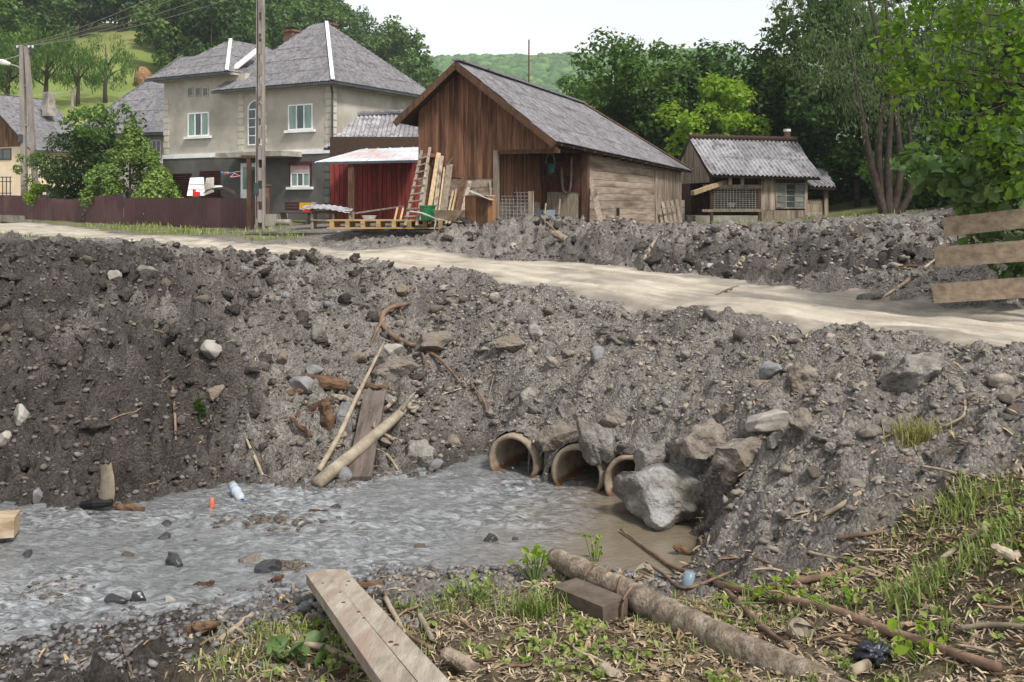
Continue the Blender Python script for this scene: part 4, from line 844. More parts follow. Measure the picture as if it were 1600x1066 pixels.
    p, q = leanp(696, 263, -.15), leanp(707, 247, -.15); solo('branch', MB().tube([p-V3((0,.02,.3)), p, q], [.03,.035,.025], 6), m_oldwood, 'crooked stick hooked over the pale leaning planks', 'stick')
    p, q = leanp(664, 254, -.1), leanp(676, 243, -.1); bx = MB().beam(leanp(664, 243), leanp(678, 243), .3, .12); solo('wooden_box', bx, M('dull_red', rgb((150,92,82)), rgb((120,70,62))), 'dull red box resting on the planks beside the ladder top', 'box')
    # wire grid gate in the porch
    a = BF.on(779, 345, 1, .3); b = BF.on(826, 300, 1, .3); g = thing('wire_gate', 'white wire grid gate standing in the barn porch', 'gate', BF.M @ V3((a.x, .3, a.z)), BR)
    wd_, h_ = b.x-a.x, b.z-a.z
    for k in range(9): part('wire', MB().tube([(wd_*k/8, 0, -.1), (wd_*k/8, 0, h_*(.8 if k < 5 else 1))], .011, 5), m_wire, g)
    for k in range(9): part('wire', MB().tube([(0 if k < 8 else wd_*.5, .015, h_*k/8.2), (wd_, .015, h_*k/8.2)], .011, 5), m_wire, g)
    part('gate_stile', MB().box((wd_, -.05, -.2), (wd_+.16, .05, h_+.02)), m_grey, g)
    h = [BF.M @ BF.on(x, y, 1, 3.5) for x, y in ((877,262),(878,285),(880,298),(885,302),(890,299),(892,285),(893,245))]; solo('hose', MB().tube(h, .05, 8), M('grey_hose', rgb((120,108,98)), rgb((92,82,74))), 'grey hose hanging in a loop in the porch', 'hose', smooth_=True)
    p = BF.M @ BF.on(860, 252, 1, 2.2); bk = thing('bucket', 'dark green bucket hanging in the shade of the porch', 'bucket', p-V3((0,0,.4))); part('body', MB().tube([(0,0,0), (0,0,.32)], [.12,.17], 10), M('dark_green', rgb((50,80,70)), rgb((36,60,54))), bk); part('bail', MB().tube([(-.16,0,.32), (-.1,0,.6), (0,0,.68), (.1,0,.6), (.16,0,.32)], .012, 5), m_wire, bk)
    for k, (a, c, lb) in enumerate((((805,338),(778,280),'longest tool handle leaning in the porch corner'),((800,340),(782,288),'thin pole leaning beside the long tool handle'),((812,340),(805,286),'steep stick standing behind the wire gate'),((872,345),(875,312),'short stick standing before the plank door'),((850,344),(853,318),'small stick leaning on the rust stained board'))):
        solo('pole', MB().tube([BF.M @ BF.on(*a, 1, 1.0), BF.M @ BF.on(*c, 1, 1.6)], .03, 6), m_oldwood, lb, 'stick')
    for px, lb in ((842, 'pale blue crate on the porch floor under the rusty board'), (858, 'grey blue crate on the porch floor by the plank door')): p = BF.M @ BF.on(px, 344, 1, 2.6); solo('crate', MB().box(p+V3((-.2,-.15,-.05)), p+V3((.2,.15,.35))), M('crate_grey'+str(px), rgb((128,140,148)), rgb((108,116,122))), lb, 'crate')
    solo('beam', MB().beam(W(941, 359, 32.6), W(922.5, 279, 33.9), .2, .1, (0,1,0)), m_grey, 'pale grey beam leaning against the barn side wall', 'beam')
    # lattice gate leaning at the barn
    t = thing('picket_gate', 'grey picket gate leaning tilted against the barn side', 'gate', W(1035, 364, 41.5)); 
    for k in range(8):
        x = 1008+k*7.2; part('picket', MB().beam(W(x+8, 366-k*.6, 41.2), W(x-2+(k % 2), 319-k*1.0, 42.4), .12, .03, (0,1,0)), m_oldwood, t, world=True)
    for a, c in (((1006,333),(1060,322)), ((1012,357),(1064,350))): part('rail', MB().beam(W(*a, 41.5), W(*c, 41.7), .05, .12, (0,1,0)), m_oldwood, t, world=True)
    solo('plank', MB().beam(W(1016,322,41.8), W(1030,306,42), .1, .05), m_grey, 'short plank end poking over the picket gate', 'plank'); solo('post', MB().beam(W(1010,345,42), W(1010,288,42), .1, .1, (0,1,0)), m_dkwood, 'dark stake standing behind the picket gate', 'post')
    solo('beam', MB().beam(W(1082,302,46), W(1134,284,48.6), .2, .2), m_newwood, 'fresh yellow beam sticking out of the coop', 'beam')
    # small roofed hutch
    o = W(510, 350, 36.5); t = thing('hutch', 'low wooden hutch under a bent corrugated sheet in the yard', 'hutch', on_ground(o))
    for x in (-.55, .25, .9):
        for y in (-.25, .3): part('leg', MB().box((x, y, -.1), (x+.1, y+.1, .62)), m_oldwood, t)
    part('shelf', MB().box((-.55,-.3,.28), (1.0,.42,.34)), m_oldwood, t); part('rail', MB().box((-.5,-.3,.55), (1.0,-.24,.65)), m_dkwood, t); part('rail', MB().box((-.5,.36,.55), (1.0,.42,.65)), m_dkwood, t)
    sh = MB(); nn = 28
    for k in range(nn+1):
        s = k/nn; x = -.95+1.9*s; z = .66+.18*math.sin(math.pi*(s*.75+.25))+.018*math.sin(k*1.9); sh.v += [V3((x, -.5, z-.1)), V3((x, .5, z+.06))]
        if k: q = len(sh.v)-4; sh.f.append((q, q+2, q+3, q+1))
    part('roof_sheet', sh, m_asb2, t)
    # bench with blankets
    o = W(462, 338, 45); t = thing('bench', 'dark wooden garden bench under the shuttered window', 'bench', on_ground(o), HF.r)
    for k in range(3): part('seat_slat', MB().box((-.95, -.2+k*.14, .42), (.95, -.08+k*.14, .46)), m_brown, t)
    for k in range(3): part('back_slat', MB().box((-.95, .28, .56+k*.14), (.95, .31, .67+k*.14)), m_brown, t)
    for x in (-.9, .8): part('leg', MB().box((x, -.2, -.1), (x+.1, .3, .42)), m_conc, t)
    b = o = on_ground(W(462, 338, 45)); R = Matrix.Translation(b) @ Matrix.Rotation(HF.r, 4, 'Z')
    def cloth(c, x0, x1, z0, z1, lb): 
        mb = MB().box((x0, .2, z0), (x1, .275, z1)).box((x0, .2, z1), (x1, .36, z1+.03)); mb.v = [R @ v for v in mb.v]; solo('blanket', mb, M('cloth_'+lb[:6], rgb(c), None, rough=.95), lb, 'blanket')
    cloth((236,186,40), .05, .75, .62, .9, 'yellow blanket draped over the bench back'); cloth((226,84,36), .25, .7, .48, .61, 'orange red cloth on the bench below the yellow blanket'); cloth((214,212,216), .78, 1.05, .66, .92, 'white cloth hung at the bench end')
    p = W(440, 352, 41); solo('concrete_pipe', MB().tube([p+V3((-.2,.1,.12)), p+V3((.4,-.1,.12))], .13, 14, cap=True), m_conc, 'short pale concrete pipe lying by the gate post', 'pipe', smooth_=False)
    p = W(425, 350, 41.3); solo('stone_block', MB().box(p+V3((-.25,-.2,-.1)), p+V3((.22,.2,.42))), m_conc, 'square grey stone block by the gate post', 'block')
    p = W(577, 342, 36); solo('basin', MB().tube([p+V3((0,0,-.05)), p+V3((0,0,.12))], [.2,.28], 12), m_white, 'white enamel basin standing before the red shed', 'basin')
    solo('pole', MB().beam(W(550, 334, 36.2), W(632, 322, 36.6), .06, .06), m_oldwood, 'grey rail set across the red plank wall', 'rail')
    for x, lb in ((616, 'short lath leaning left of the ladder foot'), (625, 'second short lath near the ladder foot')): solo('lath', MB().beam(W(x, 347, 30.5), W(x+5, 325, 31), .06, .03, (0,1,0)), m_newwood, lb, 'lath')
    # behind the fence: board, toy, sheet stack, clothes line
    p = W(318, 300, 46.5)
    t = thing('white_panel', 'white board leaning behind the fence by the louvred window', 'board', W(306, 308, 46.2)); part('panel', MB().prism([W(292,306,46), W(320,306,46), W(318,277,46.5), W(297,278,46.5)], (0,.05,0)), m_white, t, world=True); part('batten', MB().beam(W(296,288,46), W(320,289,46), .05, .05), m_wire, t, world=True)
    solo('white_panel', MB().prism([W(318,306,46.4), W(334,300,46.4), W(334,277,46.8), W(322,278,46.8)], (0,.05,0)), m_block, 'second white board behind the fence, beside the dark sheet', 'board')
    solo('toy', MB().box(W(301,307,45.5), W(313,300,45.9)).box(W(301,302,45.55), W(306,296,45.85)), m_redp, 'bright red plastic toy seat above the fence', 'toy')
    sh = MB()
    for k in range(25): s = k/24; sh.v += [W(316+s*54, 304-10*math.sin(math.pi*min(1, s*1.1))+(.7 if k % 2 else 0), 45), W(322+s*44, 297-5*math.sin(math.pi*s), 46)]; sh.f += [(2*k-2, 2*k, 2*k+1, 2*k-1)] if k else []
    solo('roof_sheet', sh, m_deck, 'dark brown curved sheet above the fence beside the porch', 'sheet')
    solo('basin', MB().tube([W(341,297,46), W(341,290,46)], [.3,.18], 12), m_flash, 'upturned pale tub on the dark curved sheet', 'tub')
    solo('clothes_line', MB().tube([W(345,269,46.2), W(360,270.5,46), W(380,267,45.8)], .012, 4), m_flash, 'clothes line strung before the porch', 'line')
    hp = [W(360,277,46), W(366,271,46), W(376,275,46), W(360,277,46)]; solo('clothes_hanger', MB().tube(hp, .025, 5), M('pink_plastic', rgb((226,160,170))), 'pink clothes hanger on the line', 'hanger')
    for k, (px, c) in enumerate(((348,(60,130,200)),(352,(230,90,60)),(356,(70,160,200)))): p = W(px, 270, 46.1); solo('clothes_peg', MB().box(p+V3((-.03,-.02,-.08)), p+V3((.03,.02,.06))), M('peg%d' % k, rgb(c)), ('blue peg first on the clothes line', 'orange peg on the clothes line', 'blue peg next to the orange peg')[k], 'peg')
    # parked car mostly hidden by bushes
    o = W(78, 300, 64); o.z = 2.6; t = thing('parked_car', 'dark car parked half hidden behind the garden bushes', 'car', o, math.radians(8)); m_car = M('dark_car_paint', rgb((46,44,54)), rgb((38,36,46)), rough=.25, spec=.5)
    prof = [(-2.1,.35),(-2.15,.8),(-1.3,.95),(-.75,1.45),(.75,1.48),(1.5,.98),(2.1,.9),(2.15,.35)]
    part('body', MB().prism([(x, -.82, z) for x, z in prof], (0, 1.64, 0)), m_car, t); part('side_window', MB().prism([(-1.1,-.835,.98), (-.68,-.835,1.38), (.02,-.835,1.4), (.02,-.835,.98)], (0,.01,0)), m_glass, t); part('side_window', MB().prism([(.1,-.835,.98), (.1,-.835,1.4), (.7,-.835,1.4), (1.3,-.835,.98)], (0,.01,0)), m_glass, t)
    for x in (-1.35, 1.35): 
        wh = part('wheel', MB().tube([(x,-.85,.32), (x,-.64,.32)], .32, 16), m_black, t); part('rim', MB().tube([(x,-.862,.32), (x,-.851,.32)], .2, 12), m_wire, wh)
    part('roof_rack', MB().box((-.6,-.6,1.5), (.6,.6,1.54)), m_flash, t)
    # garden gate at the far edge
    t = thing('garden_gate', 'grey wire garden gate beyond the fence under the peach house', 'gate', W(10, 304, 66))
    for k in range(6): part('bar', MB().beam(W(-14+k*6, 306, 66), W(-14+k*6, 276, 66), .05, .05, (0,1,0)), m_gut, t, world=True)
    for y in (277, 284, 302): part('rail', MB().beam(W(-16, y, 66), W(18, y, 66), .06, .06), m_gut, t, world=True)
    # board barrier at the road bend
    t = thing('board_barrier', 'three pale boards nailed across leafy shrubs at the road bend', 'barrier', W(1580, 478, 13.6)); m_bb = M('barrier_board', rgb((152,136,116)), rgb((116,102,86)), scale=2.5, rough=.85, bump=.3, bscale=18, stretch=(.7,5,5), rnd=.12)
    for a, c, h_ in (((1475,355),(1720,328),30), ((1461,402),(1700,385),32), ((1458,459),(1720,441),31)): part('barrier_board', MB().beam(W(*a, 13.9), W(*c, 12.6), h_*13.5/F*.0+.045, h_*13.6/F, (0,0,1)), m_bb, t, world=True)
    part('post', MB().beam(W(1640, 520, 13.2), W(1640, 320, 13.2), .12, .12, (0,1,0)), m_dkwood, t, world=True)
build_yard()
# ------------------------------------------------------------------ stones
m_rock = M('grey_stone', rgb((142,137,130)), rgb((98,93,88)), scale=9, rough=.88, bump=.9, bscale=34, bdist=.035, rnd=.16, dirt=rgb((92,84,75)), dscale=2.2)
m_brock = M('brown_grey_stone', rgb((134,125,115)), rgb((96,88,80)), scale=8, rough=.9, bump=.9, bscale=30, bdist=.035, rnd=.12, dirt=rgb((120,108,94)), dscale=2)
m_blue = M('blue_grey_slate', rgb((128,127,127)), rgb((94,94,95)), scale=3, rough=.7, bump=.4, bscale=20, rnd=.1)
m_pale = M('pale_limestone', rgb((168,163,154)), rgb((128,122,114)), scale=3, rough=.9, bump=.4, bscale=20, rnd=.1)
m_wetst = M('wet_dark_stone', rgb((66,64,66)), rgb((42,41,43)), scale=4, rough=.3, bump=.5, bscale=20, spec=.5, rnd=.2)
m_quartz = M('quartz_streaked_stone', rgb((128,122,114)), rgb((90,85,79)), scale=7, rough=.88, bump=1.0, bscale=22, dirt=rgb((152,151,149)), dscale=2.4, bdist=.05)
import bmesh
def ico(sub):
    bm = bmesh.new(); bmesh.ops.create_icosphere(bm, subdivisions=sub, radius=1); bm.verts.ensure_lookup_table()
    v = np.array([x.co[:] for x in bm.verts]); f = np.array([[q.index for q in p.verts] for p in bm.faces]); bm.free(); return v, f
ICO = {k: ico(k) for k in (1, 2, 3, 4, 5)}
def n3(v, s, seed): return perlin(v[:,0]*s+v[:,2]*s*.37+seed*3.1, v[:,1]*s+v[:,2]*s*.81+seed*1.7, seed) 
def rockshape(seed, sub=4, cuts=9, rough=.05, depth=(.42, .78)):
    r = np.random.default_rng(seed); v, f = ICO[sub]; v = v.copy()
    for _ in range(cuts):
        n = r.normal(size=3); n /= np.linalg.norm(n); d = r.uniform(*depth); k = np.maximum(0, v @ n - d); v -= np.outer(k, n)*.985
    nn = v/np.linalg.norm(v, axis=1)[:,None]; rough *= 1.9 if sub > 4 else 1.2
    if sub > 2: v += nn*((n3(v, 2.2, seed)*rough*1.4 + n3(v, 6, seed+1)*rough*.5 + n3(v, 14, seed+2)*rough*.22)[:,None])
    v /= np.abs(v).max(0); return v, f
def rock(cx, cy, w_, h_, label, mat=None, seed=0, sub=4, dep=.9, tilt=0.0, yaw=None, name='rock', cat='rock', lift=.0, cuts=9, water=True, group=None):
    g = G(cx, cy + h_*.25, water); d = g.y; sx, sz = w_*d/F/2*1.1, h_*d/F/2*1.12; sy = (sx+sz)/2*dep
    v, f = rockshape(seed or int(cx*7+cy), sub, cuts); v = v*np.array([sx, sy, sz])
    c, s = math.cos(tilt), math.sin(tilt); v = np.stack([v[:,0]*c-v[:,2]*s, v[:,1], v[:,0]*s+v[:,2]*c], -1)
    ctr = W(cx, cy, d - sy*.12); z0 = v[:,2].min(); v[:,2] -= z0
    me = npmesh(name, v, f, mat or m_rock, sub >= 5); o = link(name, me, None, (ctr.x, ctr.y, ctr.z + z0 + lift)); return tag(o, label, cat, group)
R_ = [(1034,780,142,114,'largest boulder by the pool, with a white quartz face',m_quartz,5,1,0),(1104,692,92,70,'broad smooth grey boulder above the quartz boulder',m_brock,4,.9,-.2),(1160,714,94,66,'slanting mud coated boulder beside the broad smooth boulder',m_brock,4,.9,.55),(1196,660,80,32,'flat pale broken slab resting on the slanting boulder',m_pale,3,.9,.15),
 (1012,712,42,70,'pale upright block beside the third culvert mouth',m_rock,4,.8,-.45),(932,690,54,78,'jagged rock wedged between the second and third culvert',m_rock,4,.9,.15),(866,682,66,46,'smooth blunt rock on top of the first culvert',m_brock,4,.9,.1),(1436,578,116,74,'large light grey boulder below the road edge',m_rock,4,.8,.25),
 (1250,590,54,54,'blocky boulder half sunk in the upper bank',m_brock,4,.8,0),(1205,578,38,24,'small slate rock beside the blocky boulder',m_blue,3,.9,.1),(330,546,36,32,'light square stone high on the dark mud slope',m_pale,3,.9,-.05),(381,548,14,22,'narrow grey stone beside the light square stone',m_rock,3,.9,0),
 (610,581,88,38,'wide slab jutting out above the stranded poles',m_brock,4,1,.06),(613,547,34,20,'pale rounded stone above the jutting slab',m_pale,3,.9,0),(494,527,36,34,'grey stone in the hollow of the bank',m_rock,3,.9,.5),(676,531,60,34,'dark broad rock beside the pale rounded stone',m_brock,3,.9,.2),
 (796,536,54,30,'dome shaped rock high on the bank over the culverts',m_brock,4,.9,0),(838,524,26,32,'pale round stone next to the dome shaped rock',m_rock,3,.9,0),(829,620,34,42,'rounded stone set in the bank above the first culvert',m_rock,3,.9,0),(652,711,50,46,'tilted flat slab at the water by the plank',m_rock,4,.6,-.5),
 (677,728,32,20,'blue grey shard at the water edge near the tilted slab',m_blue,3,.8,.2),(630,455,26,22,'brown stone just below the road rim',m_brock,3,.9,0),(770,462,18,14,'pale pebble just below the road rim',m_pale,2,.9,0),(36,650,28,36,'whitish stone on the dark slope at the picture edge',m_pale,3,.8,.4),
 (6,686,22,28,'light stone lowest on the dark slope at the picture edge',m_pale,3,.9,0),(230,425,34,22,'pale stone on the crest of the mud slope',m_rock,3,.9,-.3),(181,432,20,28,'whitish stone beside the crest stone',m_pale,3,.9,.3),(541,657,30,54,'upright slate slab behind the long stick',m_blue,3,.5,.1),
 (476,600,44,28,'blue grey flat stone next to the rotten log',m_blue,3,.8,-.2),(489,580,30,20,'small bluish stone above the rotten log',m_blue,3,.9,0),(1252,662,38,46,'rounded muddy stone in the middle of the near bank',m_brock,3,.9,0),(1390,668,28,32,'small stone beside the dry grass tuft',m_brock,3,.9,0),
 (767,843,28,18,'brown stone standing out of the calm water',m_wetst,3,.9,0),(420,889,42,22,'dark rounded rock in the rapids with debris',m_wetst,3,.9,.1),(273,876,30,26,'jagged black rock in the middle of the rapids',m_wetst,3,.9,-.4),(180,938,40,16,'flat dark rock breaking the water near the gravel',m_wetst,3,.9,0),
 (214,936,26,22,'dark rock next to the flat dark rock',m_wetst,3,.9,.2),(390,874,36,14,'low tan rock awash in the rapids',m_brock,3,.9,0),(60,774,14,28,'slim grey stone standing at the muddy pool',m_blue,3,.9,.1),(344,942,18,20,'upright pale shard on the gravel shore',m_blue,3,.5,0),(265,940,18,18,'whitish shard on the gravel shore',m_pale,3,.6,0),
 (1362,466,42,16,'grey rock at the far edge of the road',m_rock,3,.9,0),(1262,480,30,7,'flat dark stone lying on the road',m_wetst,3,.9,0),(676,381,16,13,'grey block of rubble under the yard wall',m_rock,3,.9,0),(800,386,16,12,'pale stone at the foot of the barn heap',m_pale,3,.9,0),(1103,668,24,16,'small flat stone on the broad smooth boulder',m_rock,3,.8,0),
 (1212,690,30,26,'small mottled stone beside the slanting boulder',m_rock,3,.9,0),(700,500,20,14,'little round stone in the eroded gully',m_rock,2,.9,0),(570,478,20,12,'low flat stone near the forked root',m_rock,2,.9,0),(1185,600,30,18,'little stone left of the blocky boulder',m_brock,3,.9,0),(330,615,36,24,'tan stone bedded in the middle of the mud slope',m_brock,3,.9,0),(455,585,34,24,'angular grey rock left of the rotten log chunk',m_rock,3,.9,.2),(560,560,40,22,'flat grey rock above the long thin stick',m_brock,3,.9,.1),(515,560,28,18,'small grey rock over the rotten log chunk',m_rock,3,.9,0),(440,560,24,20,'brown grey rock in the middle of the hollow',m_brock,3,.9,.3),(610,625,34,18,'grey rock under the jutting slab',m_rock,3,.9,0),(600,690,26,20,'wet grey rock beside the dark wet plank',m_brock,3,.9,0),(705,690,30,20,'muddy rock at the foot of the eroded gully',m_brock,3,.9,0),(890,640,34,30,'grey rock above the gap of first and second culvert',m_rock,3,.9,.2),(960,650,40,30,'grey rock above the third culvert',m_brock,3,.9,-.2),(1060,650,34,24,'grey rock uphill of the pale upright block',m_rock,3,.9,.1),(1140,640,30,22,'reddish grey rock uphill of the broad smooth boulder',m_brock,3,.9,0),(1300,700,26,20,'small grey rock below the blocky boulder',m_rock,3,.9,0),(625,505,16,12,'grey pebble inside the bend of the root',m_rock,2,.9,0)]
for k, (a, b, c, d, lb, m, sub, dep, ti) in enumerate(R_): rock(a, b, c, d, lb, m, 310+k*7, min(5, sub+1) if sub > 2 else 3, dep, ti, cuts=16)
# loose stones: one object each, meshes shared
protos = []
for k in range(8):
    v, f = rockshape(900+k, 2, 12); v = v*np.array([1, .85, .62+.04*k]); 
    protos.append([npmesh('stone', v, f, m) for m in (m_rock, m_brock, m_blue, m_wetst)])
def scatter(n, box, test, seed):
    r = np.random.default_rng(seed); out = []
    while len(out) < n:
        x, y = r.uniform(box[0], box[1]), r.uniform(box[2], box[3])
        if test(x, y, r): out.append((x, y))
    return out, r
def on_road(x, y): return float(road_sd(np.array([x]), np.array([y]))[0]) > -.25
def stones(n, box, test, seed, smin, smax, label, group, mats=(0, 0, 1, 1, 2)):
    P, r = scatter(n, box, test, seed)
    for x, y in P:
        s = smin + (smax-smin)*r.random()**2.2; me = protos[r.integers(8)][mats[r.integers(len(mats))]]
        o = link('stone', me, None, (x, y, hz(x, y)+s*.12)); o.scale = (s/2*r.uniform(.8,1.35), s/2, s/2*r.uniform(.7,1.1)); o.rotation_euler = (r.uniform(-.5,.5), r.uniform(-.5,.5), r.uniform(0, 6.3)); tag(o, label, 'stone', group)
def gm(x, y): return float(grass_mask(np.array([x]), np.array([y]))[0])
stones(80, (-7.5, -.6, 11.2, 21), lambda x, y, r: hz(x, y) > .08 and not on_road(x, y) and r.random() < 1.25-(y-11)*.07, 3, .1, .3, 'grey stone lying loose on the dark mud slope across the stream', 'loose stones on the dark mud slope')
stones(70, (-.4, 5.6, 6.8, 16), lambda x, y, r: hz(x, y) > .5 and not on_road(x, y) and gm(x, y) < .3, 4, .08, .28, 'grey stone lying loose on the bank above the culverts', 'loose stones on the culvert bank')
stones(60, (-5, .6, 6.2, 9.2), lambda x, y, r: -.03 < hz(x, y) < .16, 5, .05, .13, 'small stone on the gravel shore of the stream', 'stones on the gravel shore', (0, 3, 3, 1, 2)) if True else None
stones(50, (3, 14, 17.5, 30), lambda x, y, r: not on_road(x, y), 6, .14, .42, 'stone bedded in the heap beyond the road', 'stones in the heap beyond the road', (0, 1, 1, 2))
stones(22, (-6.5, 1.0, 8.2, 12.2), lambda x, y, r: hz(x, y) < -.05, 8, .1, .24, 'dark wet stone breaking the surface of the stream', 'wet stones in the stream', (3, 3, 3, 1))
for o in [o for o in bpy.data.objects if o.get('group') == 'wet stones in the stream']: o.location.z = random.uniform(-.05, -.01)
def notpipe(x, y):
    k = np.ones(x.shape, bool)
    for c in CULV: k &= ~((np.abs((x-c.x)*PIPE_DIR.y-(y-c.y)*PIPE_DIR.x) < .42) & (((x-c.x)*PIPE_DIR.x+(y-c.y)*PIPE_DIR.y) > -.3) & (((x-c.x)*PIPE_DIR.x+(y-c.y)*PIPE_DIR.y) < .25))
    return k
def pebble_stuff(name, label, n, box, test, smin, smax, seed, mat, wts=2.6, flat=.7, jit=.6, lod=1):
    r = np.random.default_rng(seed); X = []; 
    while sum(len(a) for a in X) < n:
        x = r.uniform(box[0], box[1], n); y = r.uniform(box[2], box[3], n); k = test(x, y, r) & notpipe(x, y); X.append(np.stack([x[k], y[k]], -1))
    X = np.concatenate(X)[:n]; z = hzv(X[:,0], X[:,1]); s = smin + (smax-smin)*r.random(n)**wts; v, f = ICO[lod]
    Vs = v[None]*r.uniform(jit, 1.25, (n, len(v), 1)); sc_ = np.stack([s*r.uniform(.8,1.4,n), s, s*flat*r.uniform(.7,1.2,n)], -1)/2
    Vs = Vs*sc_[:,None]; a = r.uniform(0, 6.28, n); t = r.uniform(-.6,.6,n); ct, st = np.cos(t)[:,None], np.sin(t)[:,None]
    x0, z0 = Vs[...,0]*ct-Vs[...,2]*st, Vs[...,0]*st+Vs[...,2]*ct; ca_, sa_ = np.cos(a)[:,None], np.sin(a)[:,None]
    Vs = np.stack([x0*ca_-Vs[...,1]*sa_+X[:,0,None], x0*sa_+Vs[...,1]*ca_+X[:,1,None], z0+(z+s*.1)[:,None]], -1)
    Fs = (f[None]+(np.arange(n)*len(v))[:,None,None]).reshape(-1, 3); tag(link(name, npmesh(name, Vs.reshape(-1, 3), Fs, mat)), label, None, None, 'stuff')
m_grav = M('mixed_gravel', rgb((152,146,138)), rgb((100,95,90)), scale=9, rough=.85, isl=.4)
m_sgrav = M('muddy_gravel', rgb((112,106,99)), rgb((62,56,51)), scale=9, rough=.85, isl=.45)
m_clod = M('soil_clods', rgb((106,98,89)), rgb((72,65,58)), scale=9, rough=.95, isl=.35, bump=.5, bscale=40)
m_lump = M('dark_mud_lumps', rgb((82,76,69)), rgb((50,46,42)), scale=12, rough=.95, isl=.3, bump=1.0, bscale=30, bdist=.05)
m_gclod = M('grey_soil_clods', rgb((138,130,120)), rgb((98,91,83)), scale=9, rough=.95, isl=.35, bump=.5, bscale=40)
rs_ = lambda x, y: road_sd(x, y)
pebble_stuff('bank_gravel', 'loose gravel over the bank above the culverts', 9000, (-1.5, 7, 5.5, 17), lambda x, y, r: (hzv(x, y) > .05) & (rs_(x, y) < .1) & (grass_mask(x, y) < .5), .012, .06, 1, m_grav)
pebble_stuff('bank_clods', 'grey clods of soil on the bank above the culverts', 5000, (-1.5, 7.5, 6, 18), lambda x, y, r: (hzv(x, y) > .05) & (rs_(x, y) < -.05) & (grass_mask(x, y) < .5), .02, .12, 9, m_gclod, 3, .6, .35)
pebble_stuff('slope_gravel', 'loose gravel over the dark mud slope', 12000, (-9, 0, 10.8, 23), lambda x, y, r: (hzv(x, y) > .02) & (rs_(x, y) < .1), .015, .11, 2, m_sgrav, 3.2)
pebble_stuff('slope_clods', 'dark clods of mud on the slope', 9000, (-11, 0, 10.8, 25), lambda x, y, r: (hzv(x, y) > .05) & (rs_(x, y) < -.05) & (x < -.5 - r.random(x.shape)*3), .025, .14, 3, m_clod, 3, .6, .35)
pebble_stuff('slope_lumps', 'big lumps of dark mud on the slope', 900, (-11, -.5, 10.9, 24), lambda x, y, r: (hzv(x, y) > .1) & (rs_(x, y) < -.15) & (x < -1 - r.random(x.shape)*4), .08, .34, 13, m_lump, 2.4, .65, .4, 2)
pebble_stuff('bank_lumps', 'big lumps of grey soil on the bank above the culverts', 350, (-1.5, 7.5, 8, 18), lambda x, y, r: (hzv(x, y) > .3) & (rs_(x, y) < -.15) & (grass_mask(x, y) < .3), .07, .26, 14, m_gclod, 2.4, .6, .4, 2)
pebble_stuff('heap_lumps', 'big lumps of brown earth on the heap beyond the road', 700, (-3, 15, 15, 32), lambda x, y, r: (rs_(x, y) < -.2) & (y > 15.5) & (y + .9*x > 24), .1, .42, 15, m_lump, 2.4, .65, .4, 2)
pebble_stuff('heap_clods', 'clods of earth on the heap beyond the road', 7000, (-4, 17, 14, 33), lambda x, y, r: (rs_(x, y) < .0) & (y > 15.5 + .0*x) & (y - x*-.9 > 24), .04, .22, 4, m_clod, 2.6, .6, .35)
pebble_stuff('heap_gravel', 'grey gravel spread over the heap before the coop', 6000, (2, 17, 18, 35), lambda x, y, r: (rs_(x, y) < -.5) & (fbm(x*.3, y*.3, 5, 2) > -.1), .04, .16, 5, m_grav)
pebble_stuff('shore_gravel', 'grey gravel on the near shore of the stream', 9000, (-5.2, 1.4, 5.2, 9.6), lambda x, y, r: (hzv(x, y) > -.06) & (hzv(x, y) < .22) & (y < 9.4), .01, .085, 6, M('shore_pebbles', rgb((122,120,119)), rgb((66,64,64)), scale=9, rough=.55, isl=.45))
pebble_stuff('road_gravel', 'scattered grit on the dried silt of the road', 6000, (-12, 9, 9, 30), lambda x, y, r: (rs_(x, y) > -.2) & (r.random(x.shape) < np.exp(-np.maximum(0, rs_(x, y))*1.1)), .012, .07, 7, m_grav)
def shoal(px, py, w_, h_, n, seed, name, label):
    g = G(px, py); r = np.random.default_rng(seed); d = g.y; x = g.x+r.normal(0, w_*d/F/3, n); y = g.y+r.normal(0, h_*d/F*d/ZC/3, n); s = r.uniform(.015,.07,n); v, f = ICO[1]; V = v[None]*r.uniform(.5,1.2,(n,len(v),1))*(s/2)[:,None,None]*np.array([1.3,1,.7])+np.stack([x, y, r.uniform(-.005,.02,n)], -1)[:,None]
    tag(link(name, npmesh(name, V.reshape(-1, 3), (f[None]+(np.arange(n)*len(v))[:,None,None]).reshape(-1, 3), m_clod)), label, None, None, 'stuff')
shoal(432, 816, 110, 16, 420, 61, 'shoal_gravel', 'dark gravel and debris bar in the middle of the rapids'); shoal(90, 925, 70, 30, 90, 62, 'shoal_gravel', 'dark stones under the water near the gravel shore'); shoal(450, 888, 40, 14, 120, 63, 'shoal_gravel', 'debris caught around the dark rounded rock')
